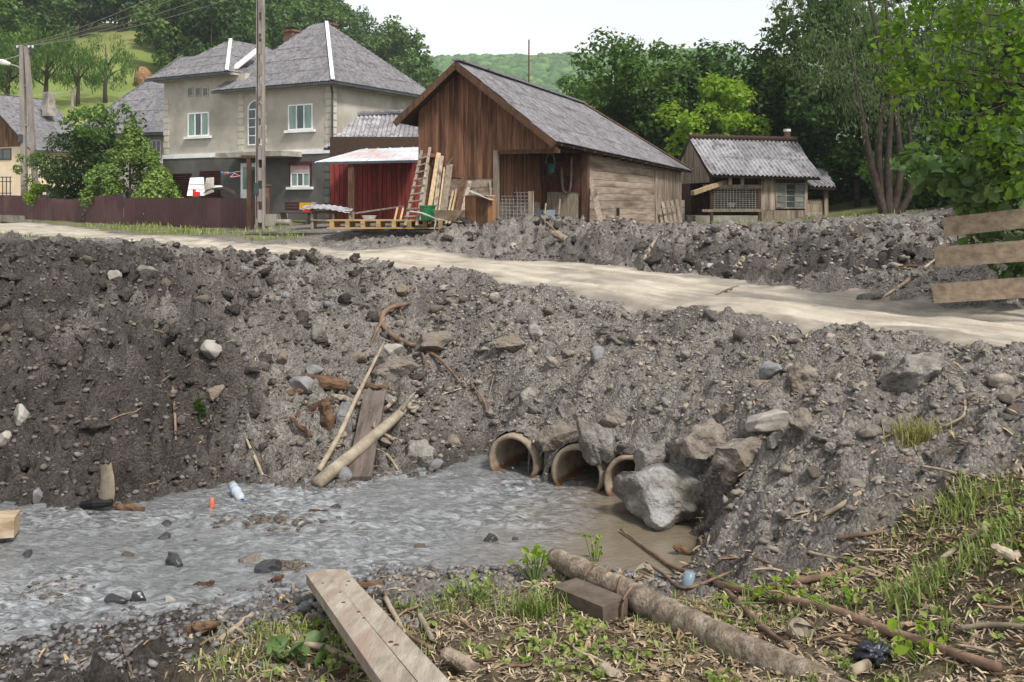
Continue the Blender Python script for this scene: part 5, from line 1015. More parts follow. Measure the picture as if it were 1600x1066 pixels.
# ------------------------------------------------------------------ culvert pipes
def pipe_mat():
    m = M('culvert_concrete', rgb((156,142,122)), rgb((112,100,85)), scale=4, rough=.85, bump=.3, bscale=30); nt = m.node_tree; N = nt.nodes.new; L = nt.links.new
    b = nt.nodes['Principled BSDF']; src = b.inputs['Base Color'].links[0].from_socket; tc = N('ShaderNodeTexCoord'); sp = N('ShaderNodeSeparateXYZ'); L(tc.outputs['Object'], sp.inputs[0])
    n = N('ShaderNodeTexNoise'); n.inputs['Scale'].default_value = 6; L(tc.outputs['Object'], n.inputs['Vector']); ad = N('ShaderNodeMath'); ad.operation = 'MULTIPLY_ADD'; ad.inputs[1].default_value = .12; L(n.outputs[0], ad.inputs[0]); L(sp.outputs['Z'], ad.inputs[2])
    r = N('ShaderNodeValToRGB'); r.color_ramp.elements[0].position = .1; r.color_ramp.elements[1].position = .16; r.color_ramp.elements[0].color = (1,1,1,1); r.color_ramp.elements[1].color = (0,0,0,1); L(ad.outputs[0], r.inputs[0])
    x = N('ShaderNodeMix'); x.data_type = 'RGBA'; L(r.outputs[0], x.inputs['Factor']); L(src, x.inputs['A']); x.inputs['B'].default_value = (*rgb((98,68,48)), 1); L(x.outputs['Result'], b.inputs['Base Color']); return m
mpipe = pipe_mat()
for c, lb in zip(CULV, ('concrete culvert pipe farthest from the quartz boulder', 'middle one of the three concrete culvert pipes', 'concrete culvert pipe next to the quartz boulder')):
    mb = MB(); n = 28; ax = PIPE_DIR; sx = V3((PIPE_DIR.y, -PIPE_DIR.x, 0)); prof = [(4.0,.01),(4.0,PR-.06),(.02,PR-.06),(0,PR-.05),(-.01,PR-.02),(.02,PR),(4.0,PR)]
    for s, r_ in prof:
        for k in range(n): a = 2*math.pi*k/n; j = 1+random.uniform(-.012,.012); mb.v.append(V3((0,0,PZ0)) + ax*s + sx*math.cos(a)*r_*j + V3((0,0,math.sin(a)*r_*j)))
    for i in range(len(prof)-1):
        for k in range(n): mb.f.append((i*n+k, i*n+(k+1) % n, (i+1)*n+(k+1) % n, (i+1)*n+k))
    o = link('culvert_pipe', mb.mesh('culvert_pipe', mpipe, True), None, (c.x, c.y, 0)); tag(o, lb, 'pipe', 'culvert pipes under the road')
# ------------------------------------------------------------------ stranded wood
m_bark = M('grey_bark', rgb((138,124,108)), rgb((92,80,68)), scale=16, rough=.9, bump=.9, bscale=40, rnd=.1, dirt=rgb((158,146,130)), dscale=9)
m_peel = M('peeled_wood', rgb((160,149,130)), rgb((112,102,87)), scale=4, rough=.8, bump=.3, bscale=24, rnd=.12)
m_rot = M('rotten_wood', rgb((118,92,68)), rgb((70,55,45)), scale=5, rough=.95, bump=.8, bscale=20, stretch=(.5,3,3), rnd=.15)
m_plank = M('weathered_plank', rgb((176,166,150)), rgb((132,122,108)), scale=2.2, rough=.85, bump=.5, bscale=16, stretch=(5,.35,5), dirt=rgb((148,130,116)), dscale=1.4)
m_dplank = M('dark_wet_plank', rgb((114,102,94)), rgb((74,66,60)), scale=2.5, rough=.8, bump=.5, bscale=16, stretch=(4,.6,.6))
m_twig = M('brown_twig', rgb((136,112,92)), rgb((92,74,62)), scale=6, rough=.9, rnd=.25)
m_straw = M('bleached_twig', rgb((160,147,126)), rgb((116,104,88)), scale=6, rough=.9, rnd=.2)
def spline(pts_, n=14):
    P = [V3(p) for p in pts_]; P = [P[0]*2-P[1]] + P + [P[-1]*2-P[-2]]; out = []; segs = len(P)-3
    for i in range(segs):
        for k in range(n//segs+1):
            t = k/(n//segs+1); a, b, c, d = P[i:i+4]; out.append(.5*((2*b)+(c-a)*t+(2*a-5*b+4*c-d)*t*t+(3*b-a-3*c+d)*t**3))
    return out + [P[-2]]
def lerp_list(a, n): return list(np.interp(np.linspace(0, 1, n), np.linspace(0, 1, len(a)), a))
def stick(pp, rad, label, mat, name='branch', cat='branch', lift=0.0, n=14, side=(), jit=.12, group=None, nseg=7):
    pt = [V3(p) for p in pp]; path = spline(pt, n); mb = MB().tube(path, lerp_list(rad, len(path)), nseg, jit)
    for q, rr in side: s = spline(q, 8); mb.tube(s, lerp_list(rr, len(s)), 6, jit)
    return solo(name, mb, mat, label, cat, group, True)
def gp_(px, py, dz=0.0, d=None):
    if d is not None: return W(px, py, d)
    g = G(px, py); return W(px, py, g.y - .02) + V3((0, 0, dz))
# big foreground log with clinging roots
t = thing('log', 'long grey barked log lying across the near bank', 'log', W(1000, 960, 7))
A, B, C = W(866, 872, 8.3), W(1050, 962, 6.95), W(1420, 1140, 5.1)
pth = spline([A, A.lerp(B,.5)+V3((0,0,.012)), B, B.lerp(C,.4)+V3((.01,0,-.012)), C], 48); rad = [.088+.034*k/(len(pth)-1)+.006*math.sin(k*1.3)+random.uniform(-.004,.004) for k in range(len(pth))]
part('trunk', MB().tube(pth, rad, 22, .03), m_bark, t, True, True)
part('cut_end', MB().tube([pth[0]+(pth[0]-pth[1]).normalized()*.004, pth[0]+(pth[0]-pth[1]).normalized()*.02], [.078,.066], 18), m_peel, t, False, True)
for k in range(7):
    u = .2+.03*k; c = pth[int(u*len(pth))]+V3((random.uniform(-.12,.12), 0, 0)); ph = random.uniform(-.6,.6); part('clinging_root', MB().tube(spline([c+V3((.05+ph*.1,-.02,.108)), c+V3((-.04,-.11,.05)), c+V3((-.06,-.11,-.1)), c+V3((-.03+ph*.2,-.06,-.3-.06*k*.3))], 10), [.012]*11, 5), m_twig, t, True, True)
# foreground plank
a, b = W(506, 897, 8.0), W(672, 1105, 4.7); dirp = (b-a).normalized()
t = thing('plank', 'wide cracked pale plank sloping up from the gravel shore', 'plank', a)
for s, off, wd in ((-1, -.082, .15), (1, .075, .165)):
    side_ = dirp.cross(V3((0,0,1))).normalized(); pa = a+side_*off; pb = b+side_*off*1.05; M_ = MB().beam(pa, pb, wd, .075); M_.v[0 if s < 0 else 1] += dirp*.1; M_.v[3 if s < 0 else 2] += dirp*.1
    part('plank_half', M_, m_plank, t, False, True)
for k in range(9): u = random.uniform(.1,.8); c = a.lerp(b, u)+side_*random.uniform(-.12,.12)+dirp.cross(side_)*-.036; part('knot', MB().tube([c-V3((0,0,.004)), c+V3((0,0,.004))], random.uniform(.008,.018), 8), m_dkwood, t, False, True)
# block under the log
p0, p1 = W(882, 917, 7.6), W(962, 950, 7.15); solo('stone_block', MB().beam(p0+V3((0,0,-.06)), p1+V3((0,0,-.06)), .26, .2), M('mud_brown_block', rgb((104,92,81)), rgb((76,67,60)), scale=5, rough=.95, bump=.5), 'mud brown concrete block wedged under the long log', 'block')
a = W(-40, 822, 9.6); b = W(27, 818, 9.7); solo('timber', MB().beam(a, b, .26, .2), M('sawn_timber', rgb((178,162,140)), rgb((140,118,92)), scale=3, rough=.85, bump=.3, stretch=(.6,4,4)), 'square sawn timber end reaching into the stream', 'timber')
# pole, planks and sticks stranded below the bank
t = thing('log', 'peeled pale pole leaning from the stream onto the bank', 'log', gp_(497, 755))
pth = spline([W(494,757,11.5), W(560,702,12.2), W(615,655,12.9), W(640,630,13.2)], 14); part('trunk', MB().tube(pth, lerp_list([.082,.076,.066,.05], len(pth)), 14, .06), m_peel, t, True, True)
for q in ([(628,642,13),(640,622,13.1),(650,612,13.15)],[(634,637,13.1),(646,638,13),(653,634,13)],[(590,678,12.7),(584,664,12.7),(588,655,12.8)]): part('branch_stub', MB().tube([W(*x) for x in q], [.032,.02,.006], 8, .1), m_peel, t, True, True)
stick([W(498,735,11.7), W(530,680,12.2), W(560,615,13), W(600,535,14.3)], [.035,.035,.03,.018], 'long thin stick standing across the peeled pole', m_straw, 'branch')
a, b = W(561,748,11.75), W(586,614,13.6); solo('plank', MB().beam(a, b, .3, .06, (0,-.6,1)), m_dplank, 'dark wet plank lying up the bank under the peeled pole', 'plank')
stick([gp_(640,478,.05), gp_(606,492,.1), gp_(596,512,.08), gp_(622,535,.05), gp_(680,562,.06), gp_(720,602,.04)], [.03,.05,.05,.045,.03,.015], 'curved forked root lying on the bank above the pole', m_twig, 'root', 'root', side=[([gp_(600,505,.08), gp_(590,520,.07), gp_(578,546,.05)], [.04,.03,.02]), ([gp_(643,541,.06), gp_(660,560,.07), gp_(668,588,.05)], [.025,.02,.01]), ([gp_(606,492,.1), gp_(622,488,.1), gp_(627,498,.08)], [.03,.025,.012])])
def chunk(px, py, w_, h_, ang, label, mat=m_rot, name='log', seed=1):
    g = G(px, py+h_*.2); d = g.y-.08; L = math.hypot(w_, 0)*d/F/2; r_ = h_*d/F/2; ax = V3((math.cos(ang), 0, math.sin(ang))); c = W(px, py, d)
    path = [c+ax*L*s+V3((0,random.uniform(-.02,.02),random.uniform(-.015,.015))) for s in np.linspace(-1, 1, 9)]; rr = [r_*random.uniform(.75,1.05)*(.55 if k in (0, 8) else 1) for k in range(9)]
    return solo(name, MB().tube(path, rr, 10, .18), mat, label, 'wood', None, False)
chunk(506, 598, 78, 26, -.12, 'orange brown rotten log chunk lying on the bank'); chunk(512, 655, 60, 24, 1.75, 'upright rotten stump below the rotten log chunk', m_rot); chunk(528, 690, 34, 16, .9, 'splintered root wood beside the upright rotten stump', m_peel)
chunk(585, 603, 46, 8, -.1, 'reddish brown stick above the dark wet plank', m_rot); chunk(485, 640, 70, 10, .45, 'dark sodden beam under the rotten log chunk', m_dkwood); chunk(200, 793, 52, 11, -.08, 'short brown log at the water below the dark slope', m_rot)
chunk(590, 915, 80, 12, .0, 'brown barkless stick lying behind the wide plank', m_rot); chunk(310, 982, 62, 18, .28, 'split brown log piece on the gravel shore', m_rot); chunk(318, 913, 34, 9, .15, 'reddish stick piece by the wet stones', m_rot); chunk(497, 799, 32, 7, 0, 'dark floating stick in the rapids', m_dkwood)
chunk(1068, 861, 36, 12, -.45, 'wet orange wood chunk at the edge of the pool', m_rot); chunk(1006, 905, 20, 34, 1.5, 'pale broken branch stub beside the long log', m_peel); chunk(720, 1035, 70, 26, -.65, 'knobbly dark driftwood beside the wide plank', m_bark); chunk(1250, 985, 26, 40, 1.3, 'pale bare wood stump among the litter', m_peel); chunk(955, 1050, 34, 18, -.5, 'broken pale wood block at the bottom edge', m_peel); chunk(1575, 865, 52, 16, -.4, 'bleached wood piece on the grassy bank', m_peel)
chunk(545, 625, 60, 9, -.3, 'grey broken branch lying between rotten stump and plank', m_bark); chunk(600, 640, 52, 8, .7, 'thin grey branch wedged above the dark wet plank', m_bark); chunk(470, 668, 46, 8, -.7, 'short muddy branch in front of the sodden beam', m_dkwood); chunk(545, 725, 60, 9, .12, 'flat grey board piece at the water beside the pole foot', m_oldwood); chunk(625, 690, 56, 8, -.45, 'grey stick sliding down beside the tilted slab', m_bark); chunk(455, 615, 40, 12, .2, 'dark rotten wood end next to the blue grey flat stone', m_rot); chunk(430, 905, 30, 8, .5, 'forked driftwood caught on the dark rounded rock', m_dkwood); chunk(570, 660, 44, 7, 1.1, 'upright broken lath behind the peeled pole', m_oldwood)
chunk(1155, 412, 26, 9, 1.0, 'pale root stump end standing in the heap', m_peel); chunk(880, 372, 40, 12, -.5, 'splintered pale stump on the heap by the barn', m_peel)
# bark slab and rags by the muddy pool
t = thing('bark_slab', 'curved pale slab of bark standing at the muddy pool', 'bark', gp_(165, 786)); mb = MB(); g = G(165, 786); d = g.y-.1
for i in range(7):
    for k in range(7): a = -1.2+2.4*k/6; c = W(166+4*math.sin(i*.5), 788-i*11, d-.02*i); q = 1-.05*i; mb.v.append(c+V3((.1*q*math.sin(a), -.09*math.cos(a), random.uniform(-.02,.02)+0)))
for i in range(6):
    for k in range(6): mb.f.append((i*7+k, i*7+k+1, (i+1)*7+k+1, (i+1)*7+k))
part('inner_face', mb, m_peel, t, True, True); mb2 = MB(); mb2.v = [v+V3((0,.03,0)) for v in mb.v]; mb2.f = mb.f; part('outer_bark', mb2, m_dkwood, t, True, True)
solo('rubber_scrap', MB().tube([W(130,790,d), W(150,786,d-.1), W(176,785,d-.1)], [.05,.06,.03], 8, .2), m_black, 'black rubber scrap at the foot of the bark slab', 'scrap')
S_ = [([(270,608),(273,650),(275,692)],[.02,.018,.016],'thin upright stick in the dark slope',m_twig),([(385,690),(398,718),(410,746)],[.015,.02,.02],'slanting pale stick above the water line',m_straw),([(1001,417),(1014,393),(1027,372)],[.045,.05,.035],'pale stick standing at the far road edge by the heap',m_straw),([(970,832),(1010,862),(1050,890),(1082,900)],[.012,.016,.02,.022],'long thin stick dipping into the calm pool',m_twig),
 ([(1110,905),(1150,945),(1190,985),(1232,1018)],[.025,.025,.022,.014],'grey forked stick crossing near the log',m_twig),([(1120,918),(1290,958),(1400,998),(1560,1052)],[.03,.034,.03,.03],'longest branch trailing over the grassy bank',m_twig),([(1195,922),(1260,912),(1345,895)],[.02,.028,.018],'smooth brown branch under the bare bank',m_twig),([(1310,848),(1345,842),(1385,836)],[.014,.018,.014],'straight grey stick on the bare bank',m_twig),
 ([(1262,868),(1300,878),(1340,888)],[.012,.016,.012],'curved brown stick beneath the straight grey stick',m_straw),([(1470,880),(1500,860),(1542,832)],[.016,.02,.022],'slanting stick in the grass below the bleached wood',m_straw),([(1285,812),(1315,795),(1345,775)],[.02,.025,.02],'tan stick half buried in the reddish soil',m_straw),([(1495,785),(1480,765),(1478,757)],[.014,.018,.012],'short pale stick at the top of the grass',m_straw),
 ([(1508,630),(1505,655),(1475,672)],[.014,.014,.01],'bent pale twig beside the dry grass tuft',m_straw),([(1500,990),(1550,985),(1620,990)],[.016,.018,.018],'level pale stick near the frame corner',m_straw),([(1010,885),(1040,905),(1070,925),(1140,900)],[.012,.015,.015,.012],'bowed twig behind the long log',m_twig),([(460,1012),(505,1018),(550,1040),(580,1058)],[.018,.025,.022,.015],'pale crooked branch beside the leafy plant',m_straw),
 ([(600,930),(615,965),(640,1000),(675,1020)],[.01,.014,.016,.016],'grey bent stick beside the wide plank',m_twig),([(602,940),(618,970),(632,995)],[.02,.022,.018],'tan split stick next to the wide plank',m_straw),([(655,965),(665,985),(675,1005)],[.022,.024,.02],'short peeled stick behind the driftwood',m_peel),([(345,1005),(370,985),(395,965)],[.02,.022,.02],'crossed pale stick on the shore',m_straw),([(340,968),(365,985),(385,1000)],[.014,.016,.014],'thin stick under the crossed pale stick',m_straw),
 ([(190,1010),(200,1040),(208,1066)],[.008,.008,.006],'reddish wire like twig on the gravel',m_twig),([(845,340),(860,355),(877,372)],[.03,.03,.025],'dark rod stuck in the heap before the porch',m_twig),([(1055,480),(1055,481),(1100,455),(1480,372)],[.0,.02,.03,.02],None,None),([(1375,470),(1420,440),(1465,405)],[.02,.03,.02],'grey branch lying up the heap near the barrier',m_straw),([(1120,465),(1150,452),(1195,448)],[.03,.035,.02],'dark root on the heap at the road edge',m_twig),
 ([(735,600),(760,640),(752,690)],[.012,.014,.008],'hanging root strand in the eroded bank',m_twig),([(772,590),(765,620),(762,650)],[.008,.01,.006],'thin pale root hanging beside the eroded bank',m_straw),([(690,620),(715,612),(742,605)],[.01,.012,.008],'white twig across the eroded gully',m_straw),([(575,700),(605,715),(622,738)],[.015,.018,.014],'twig pointing to the water under the pole',m_straw)]
for pp, rr, lb, m in S_:
    if lb: stick([gp_(x, y, .03) for x, y in pp], rr, lb, m, 'stick', 'stick')
# twigs on the near bank, one object each
tw = []
for k in range(6):
    r = random.Random(k); L = 1.0; pts_ = [V3((x, r.uniform(-.06,.06), r.uniform(-.02,.03))) for x in np.linspace(-.5, .5, 5)]; s = spline(pts_, 8); mb = MB().tube(s, lerp_list([.02,.03,.018], len(s)), 5, .15); tw.append([mb.mesh('twig', m, True) for m in (m_twig, m_straw, m_rot)])
P, r = scatter(270, (-2.2, 5.2, 4.7, 8.8), lambda x, y, r: gm(x, y) > .3 or (x > .6 and hz(x, y) > .25 and r.random() < .35), 12)
for x, y in P:
    o = link('twig', tw[r.integers(6)][r.integers(3)], None, (x, y, hz(x, y)+.02)); s = r.uniform(.09, .42); o.scale = (s, s*.8+.12, s*.6+.18); o.rotation_euler = (0, r.uniform(-.25,.25), r.uniform(0, 3.14)); tag(o, 'loose brown twig among the litter of the near bank', 'twig', 'twigs on the near bank')
P, r = scatter(60, (-1.5, 11.5, 14.5, 30), lambda x, y, r: not on_road(x, y) and y > 15.2+max(0, 5-x)*1.3, 14)
for x, y in P:
    o = link('root', tw[r.integers(6)][r.integers(3)], None, (x, y, hz(x, y)+.03)); s = r.uniform(.3, 1.1); o.scale = (s, s*1.4, s*.9); o.rotation_euler = (r.uniform(-.3,.3), r.uniform(-.5,.5), r.uniform(0, 3.14)); tag(o, 'broken root sticking out of the heap beyond the road', 'root', 'broken roots in the heap')
P, r = scatter(45, (-7, -.3, 11.3, 19), lambda x, y, r: not on_road(x, y) and hz(x, y) > .1, 15)
for x, y in P:
    o = link('twig', tw[r.integers(6)][r.integers(2)], None, (x, y, hz(x, y)+.02)); s = r.uniform(.15, .5); o.scale = (s, s, s*.6+.1); o.rotation_euler = (r.uniform(-.3,.3), r.uniform(-.6,.6), r.uniform(0, 3.14)); tag(o, 'loose twig caught in the dark mud slope', 'twig', 'twigs in the dark mud slope')
# litter of bark chips
def chip_stuff(name, label, n, box, test, size, seed, mat, asp=3.0, tiltm=.7):
    r = np.random.default_rng(seed); X = []
    while sum(map(len, X)) < n:
        x = r.uniform(box[0], box[1], n); y = r.uniform(box[2], box[3], n); k = test(x, y, r); X.append(np.stack([x[k], y[k]], -1))
    X = np.concatenate(X)[:n]; z = hzv(X[:,0], X[:,1]); L = r.uniform(*size, n); w_ = L/asp*r.uniform(.6,1.4,n); a = r.uniform(0, 6.28, n); t = r.uniform(-tiltm, tiltm, n)
    q = np.array([(-.5,-.5,0),(.1,-.62,.14),(.5,-.3,0),(.5,.4,.0),(-.1,.6,.14),(-.5,.45,0)])[None]*np.stack([L, w_, L*.6], -1)[:,None]
    x0 = q[...,0]*np.cos(t)[:,None]; z0 = q[...,2]+q[...,0]*np.sin(t)[:,None]; ca_, sa_ = np.cos(a)[:,None], np.sin(a)[:,None]
    V = np.stack([x0*ca_-q[...,1]*sa_+X[:,0,None], x0*sa_+q[...,1]*ca_+X[:,1,None], z0+z[:,None]+.012], -1)
    Fq = np.array([[0,1,4,5],[1,2,3,4]])[None]+(np.arange(n)*6)[:,None,None]; tag(link(name, npmesh(name, V.reshape(-1, 3), Fq.reshape(-1, 4), mat)), label, None, None, 'stuff')
m_chip = M('bark_chips', rgb((178,162,134)), rgb((104,90,76)), scale=9, rough=.95, isl=.45); m_dead = M('dead_leaves', rgb((158,136,108)), rgb((98,82,66)), scale=9, rough=.8, isl=.4)
chip_stuff('bark_litter', 'litter of bark chips and splinters on the near bank', 24000, (-2.4, 5.4, 3.6, 8.8), lambda x, y, r: grass_mask(x, y) > .3, (.015, .095), 21, m_chip, 8)
chip_stuff('leaf_litter', 'dead brown leaves in the grass of the near bank', 3200, (.8, 5.6, 3.6, 8.2), lambda x, y, r: (grass_mask(x, y) > .4) & (fbm(x*1.2, y*1.2, 9, 2) > -.15), (.025, .07), 22, m_dead, 1.7, .5)
chip_stuff('splinter_litter', 'splinters and straw washed onto the bank', 2600, (-4.5, 6.5, 5.5, 14), lambda x, y, r: (hzv(x, y) > .04) & (rs_(x, y) < 0), (.03, .16), 23, M('straw_splinters', rgb((170,148,116)), rgb((104,84,64)), scale=9, rough=.95, isl=.4), 9, .5)
# ------------------------------------------------------------------ washed up rubbish
g = G(370, 782); t = thing('plastic_bottle', 'crumpled clear plastic bottle with blue cap at the water', 'bottle', g); a, b = W(380, 785, g.y-.1), W(362, 757, g.y+.18); d_ = (b-a)
part('body', MB().tube([a+d_*.12, a+d_*.22, a+d_*.4, a+d_*.6, a+d_*.8, a+d_*.98, a+d_], [.02,.05,.055,.048,.055,.052,.03], 12, .06), M('clear_plastic', rgb((176,184,186)), rgb((140,148,150)), rough=.15, spec=.5), t, True, True); part('cap', MB().tube([a, a+d_*.12], .024, 10), M('blue_cap', rgb((40,60,150))), t, False, True); part('label_band', MB().tube([a+d_*.5, a+d_*.72], [.057,.056], 12), M('lilac_label', rgb((176,184,214))), t, True, True)
g = G(331, 797); solo('float', MB().tube([g, g+V3((0,0,.03)), g+V3((0,0,.08)), g+V3((0,0,.13))], [.022,.03,.026,.014], 10), M('orange_plastic', rgb((206,112,78)), rgb((176,88,60)), rough=.4), 'orange plastic float at the edge of the rapids', 'float', smooth_=True)
g = G(1077, 922); solo('drink_can', MB().tube([g+V3((-.02,0,.0)), g+V3((-.02,.0,.02)), g+V3((.01,.01,.14))], [.04,.05,.045], 12), M('blue_grey_can', rgb((134,152,162)), rgb((100,116,126)), rough=.35), 'pale blue can lying behind the long log', 'can', smooth_=True)
g = G(1366, 1036); v, f = rockshape(77, 4, 3, .35); me = npmesh('plastic_bag', v*np.array([.12,.1,.1]), f, M('dark_film', rgb((46,48,58)), rgb((28,30,36)), rough=.35, spec=.5, bump=1, bscale=12), True); tag(link('plastic_bag', me, None, g+V3((0,0,.04))), 'crumpled black plastic bag in the litter', 'bag')
g = G(1355, 1056); solo('drink_can', MB().tube([g+V3((-.1,-.03,.03)), g+V3((-.1,-.03,.031)), g+V3((.02,.04,.04))], [.02,.03,.03], 10), m_straw, 'pale tube end beside the black plastic bag', 'tube', smooth_=True)
# ------------------------------------------------------------------ vegetation
l_dark = leafmat('dark_leaves', rgb((41,61,30)), rgb((77,104,46))); l_mid = leafmat('mid_leaves', rgb((52,77,32)), rgb((97,126,52))); l_lime = leafmat('lime_leaves', rgb((100,133,32)), rgb((154,176,63)), trans=.5)
l_grey = leafmat('willow_leaves', rgb((68,84,55)), rgb((115,131,91))); l_forest = leafmat('forest_leaves', rgb((37,59,32)), rgb((73,100,46)), trans=.3); l_forest2 = leafmat('forest_leaves_light', rgb((54,79,36)), rgb((100,127,59)), trans=.3)
l_con = leafmat('conifer_needles', rgb((27,43,30)), rgb((50,70,45)), trans=.15); l_thuja = leafmat('thuja_sprays', rgb((72,100,44)), rgb((142,164,84)), trans=.25); l_near = leafmat('maple_leaves', rgb((59,90,25)), rgb((126,154,48)), trans=.55); l_round = leafmat('broad_leaves', rgb((66,93,52)), rgb((120,144,88)), trans=.4)
l_grass = leafmat('grass_blades', rgb((86,108,50)), rgb((150,160,90)), trans=.3); l_dry = leafmat('dry_grass', rgb((117,117,63)), rgb((163,154,106)), trans=.3)
m_trunk = M('tree_bark', rgb((78,68,58)), rgb((48,42,36)), scale=5, rough=.95, bump=.6, bscale=20)
def leaf_cloud(centers, radii, per, size, seed, shape='quad', squash=.8, droop=0.0, shell=.55, jit=.35):
    """leaves spread through clumps; each leaf its own little folded face"""
    r = np.random.default_rng(seed); C = np.asarray(centers, float); R = np.asarray(radii, float); n = per*len(C)
    ci = np.repeat(np.arange(len(C)), per); dv = r.normal(size=(n, 3)); dv /= np.linalg.norm(dv, axis=1)[:,None]
    rad = R[ci]*(shell+(1-shell)*r.random(n)**.6)*(1+jit*r.normal(size=n)*.35); P = C[ci]+dv*rad[:,None]*np.array([1,1,squash]); P[:,2] -= droop*rad*r.random(n)
    nr = dv*.6+r.normal(size=(n,3))*.55+np.array([0,0,.5]); nr /= np.linalg.norm(nr, axis=1)[:,None]
    t = np.cross(nr, r.normal(size=(n,3))); t /= np.linalg.norm(t, axis=1)[:,None]; b = np.cross(nr, t); s = size*r.uniform(.6,1.4,n)[:,None]
    if shape == 'quad':
        V = np.stack([P-t*s*.5, P-b*s*.28+nr*s*.06, P+t*s*.5, P+b*s*.28+nr*s*.06], 1); k = 4; Fq = np.array([[0,1,2,3]])
    elif shape == 'long':
        t2 = t*.6+np.array([0,0,-.8]); V = np.stack([P-t2*s*.5, P-b*s*.13, P+t2*s*.5, P+b*s*.13], 1); k = 4; Fq = np.array([[0,1,2,3]])
    else:
        V = np.stack([P-t*s*.5, P-t*s*.18-b*s*.36+nr*s*.1, P+t*s*.2-b*s*.3+nr*s*.08, P+t*s*.55-nr*s*.08, P+t*s*.2+b*s*.3+nr*s*.08, P-t*s*.18+b*s*.36+nr*s*.1], 1); k = 6; Fq = np.array([[0,1,2,3],[0,3,4,5]])
    return V.reshape(-1, 3), (Fq[None]+(np.arange(n)*k)[:,None,None]).reshape(-1, 4)
def crown_clumps(H, rx, z0, n, seed, top=1.0, cr=(.2,.36)):
    r = np.random.default_rng(seed); C = []; R = []
    while len(C) < n:
        p = r.uniform(-1, 1, 3)
        if (p**2).sum() > 1 or ((p**2).sum() < .2 and r.random() < .7): continue
        w_ = 1-.35*max(0, p[2])**1.5*top-.15*max(0, -p[2]); C.append((p[0]*rx*w_, p[1]*rx*w_, z0+(H-z0)*(.5+.47*p[2]))); R.append(r.uniform(*cr)*rx)
    return C, R
def make_tree(name, H, rx, z0, nc, per, size, seed, lm, shape='quad', trunk_r=.22, trunks=1, **kw):
    """prototype: empty with trunk and crown"""
    C, R = crown_clumps(H, rx, z0, nc, seed, kw.pop('top', 1.0), kw.pop('cr', (.2,.36))); V, Fq = leaf_cloud(C, R, per, size, seed+1, shape, **kw); cm = npmesh(name+'_crown', V, Fq, lm)
    rr = random.Random(seed); mb = MB()
    for q in range(trunks):
        lean = V3((rr.uniform(-.3,.3)*(trunks > 1)*H*.3, rr.uniform(-.2,.2)*(trunks > 1)*H*.3, 0)); path = [V3((0,0,-.4)), V3((rr.uniform(-.1,.1),0,z0*.5))+lean*.2, V3((rr.uniform(-.15,.15),0,z0+(H-z0)*.3))+lean*.6, V3((0,0,z0+(H-z0)*.75))+lean]; mb.tube(path, [trunk_r, trunk_r*.85, trunk_r*.5, trunk_r*.15], 8, .08)
        for c in rr.sample(C, min(len(C), 7)): st = path[1].lerp(path[2], rr.uniform(.3,1)); mb.tube([st, st.lerp(V3(c), .5)+V3((0,0,.2)), V3(c)], [trunk_r*.35, trunk_r*.2, trunk_r*.06], 6, .08)
    return cm, mb.mesh(name+'_trunk', m_trunk, True)
def place_tree(pr, name, label, loc, s=1.0, rz=0.0, group=None, sz=None, cat='tree', lm=None):
    t = thing(name, label, cat, loc, rz, group); t.scale = (s, s, sz or s)
    c = link('crown', pr[0], t); u = link('trunk', pr[1], t)
    if lm: c.material_slots[0].link = 'OBJECT'; c.material_slots[0].material = lm
    return t
# hills
def k_hill(x): return .31*smooth(16, -62, x)
hx = np.arange(-230, 40, 3.0); hy = np.arange(62, 420, 3.0); HX, HY = np.meshgrid(hx, hy)
def hill_z(x, y): return 2.2+(np.minimum(np.maximum(0, y-66), 110)+.55*np.clip(y-176, 0, 70))*k_hill(x)*smooth(60, 85, y)+fbm(x*.03, y*.03, 4, 3)*2.0*smooth(70, 110, y)
hm = npmesh('hillside', np.stack([HX, HY, hill_z(HX, HY)], -1).reshape(-1, 3), gridfaces(len(hx), len(hy)), M('meadow_grass', rgb((122,132,72)), rgb((98,114,56)), scale=.12, rough=.95, bump=.5, bscale=2, dirt=rgb((140,134,86)), dscale=.05), True); tag(link('hillside', hm), kind='structure')
def HZ(x, y): return float(hill_z(np.array([x]), np.array([y]))[0])
def far_hill():
    fx = np.arange(-420, 420, 16.0); fy = np.arange(520, 1300, 20.0); X, Y = np.meshgrid(fx, fy); Z = far_z(X, Y)
    tag(link('far_hill', npmesh('far_hill', np.stack([X, Y, Z], -1).reshape(-1, 3), gridfaces(len(fx), len(fy)), M('wooded_hill', rgb((62,88,46)), rgb((86,112,60)), scale=.05), True)), kind='structure')
    r = np.random.default_rng(5); n = 4200; x = r.uniform(-190, 200, n); y = r.uniform(540, 1010, n); z = far_z(x, y); v, f = ICO[2]; s = r.uniform(4, 8.5, n)
    V = v[None]*r.uniform(.72,1.25,(n, len(v), 1))*np.stack([s, s, s*.9], -1)[:,None]+np.stack([x, y, z+1.5], -1)[:,None]; Fs = (f[None]+(np.arange(n)*len(v))[:,None,None]).reshape(-1, 3)
    tag(link('far_forest', npmesh('far_forest', V.reshape(-1, 3), Fs, M('far_canopy', rgb((92,122,62)), rgb((56,84,46)), scale=.3, rough=.95, isl=.35))), 'hazy wooded hill beyond the barn roof', None, None, 'stuff')
def far_z(x, y): return 1.0+146*smooth(480, 960, y)*(1-.18*smooth(960, 1300, y))*(1-.04*np.cos((x+60)/140.0))
far_hill()
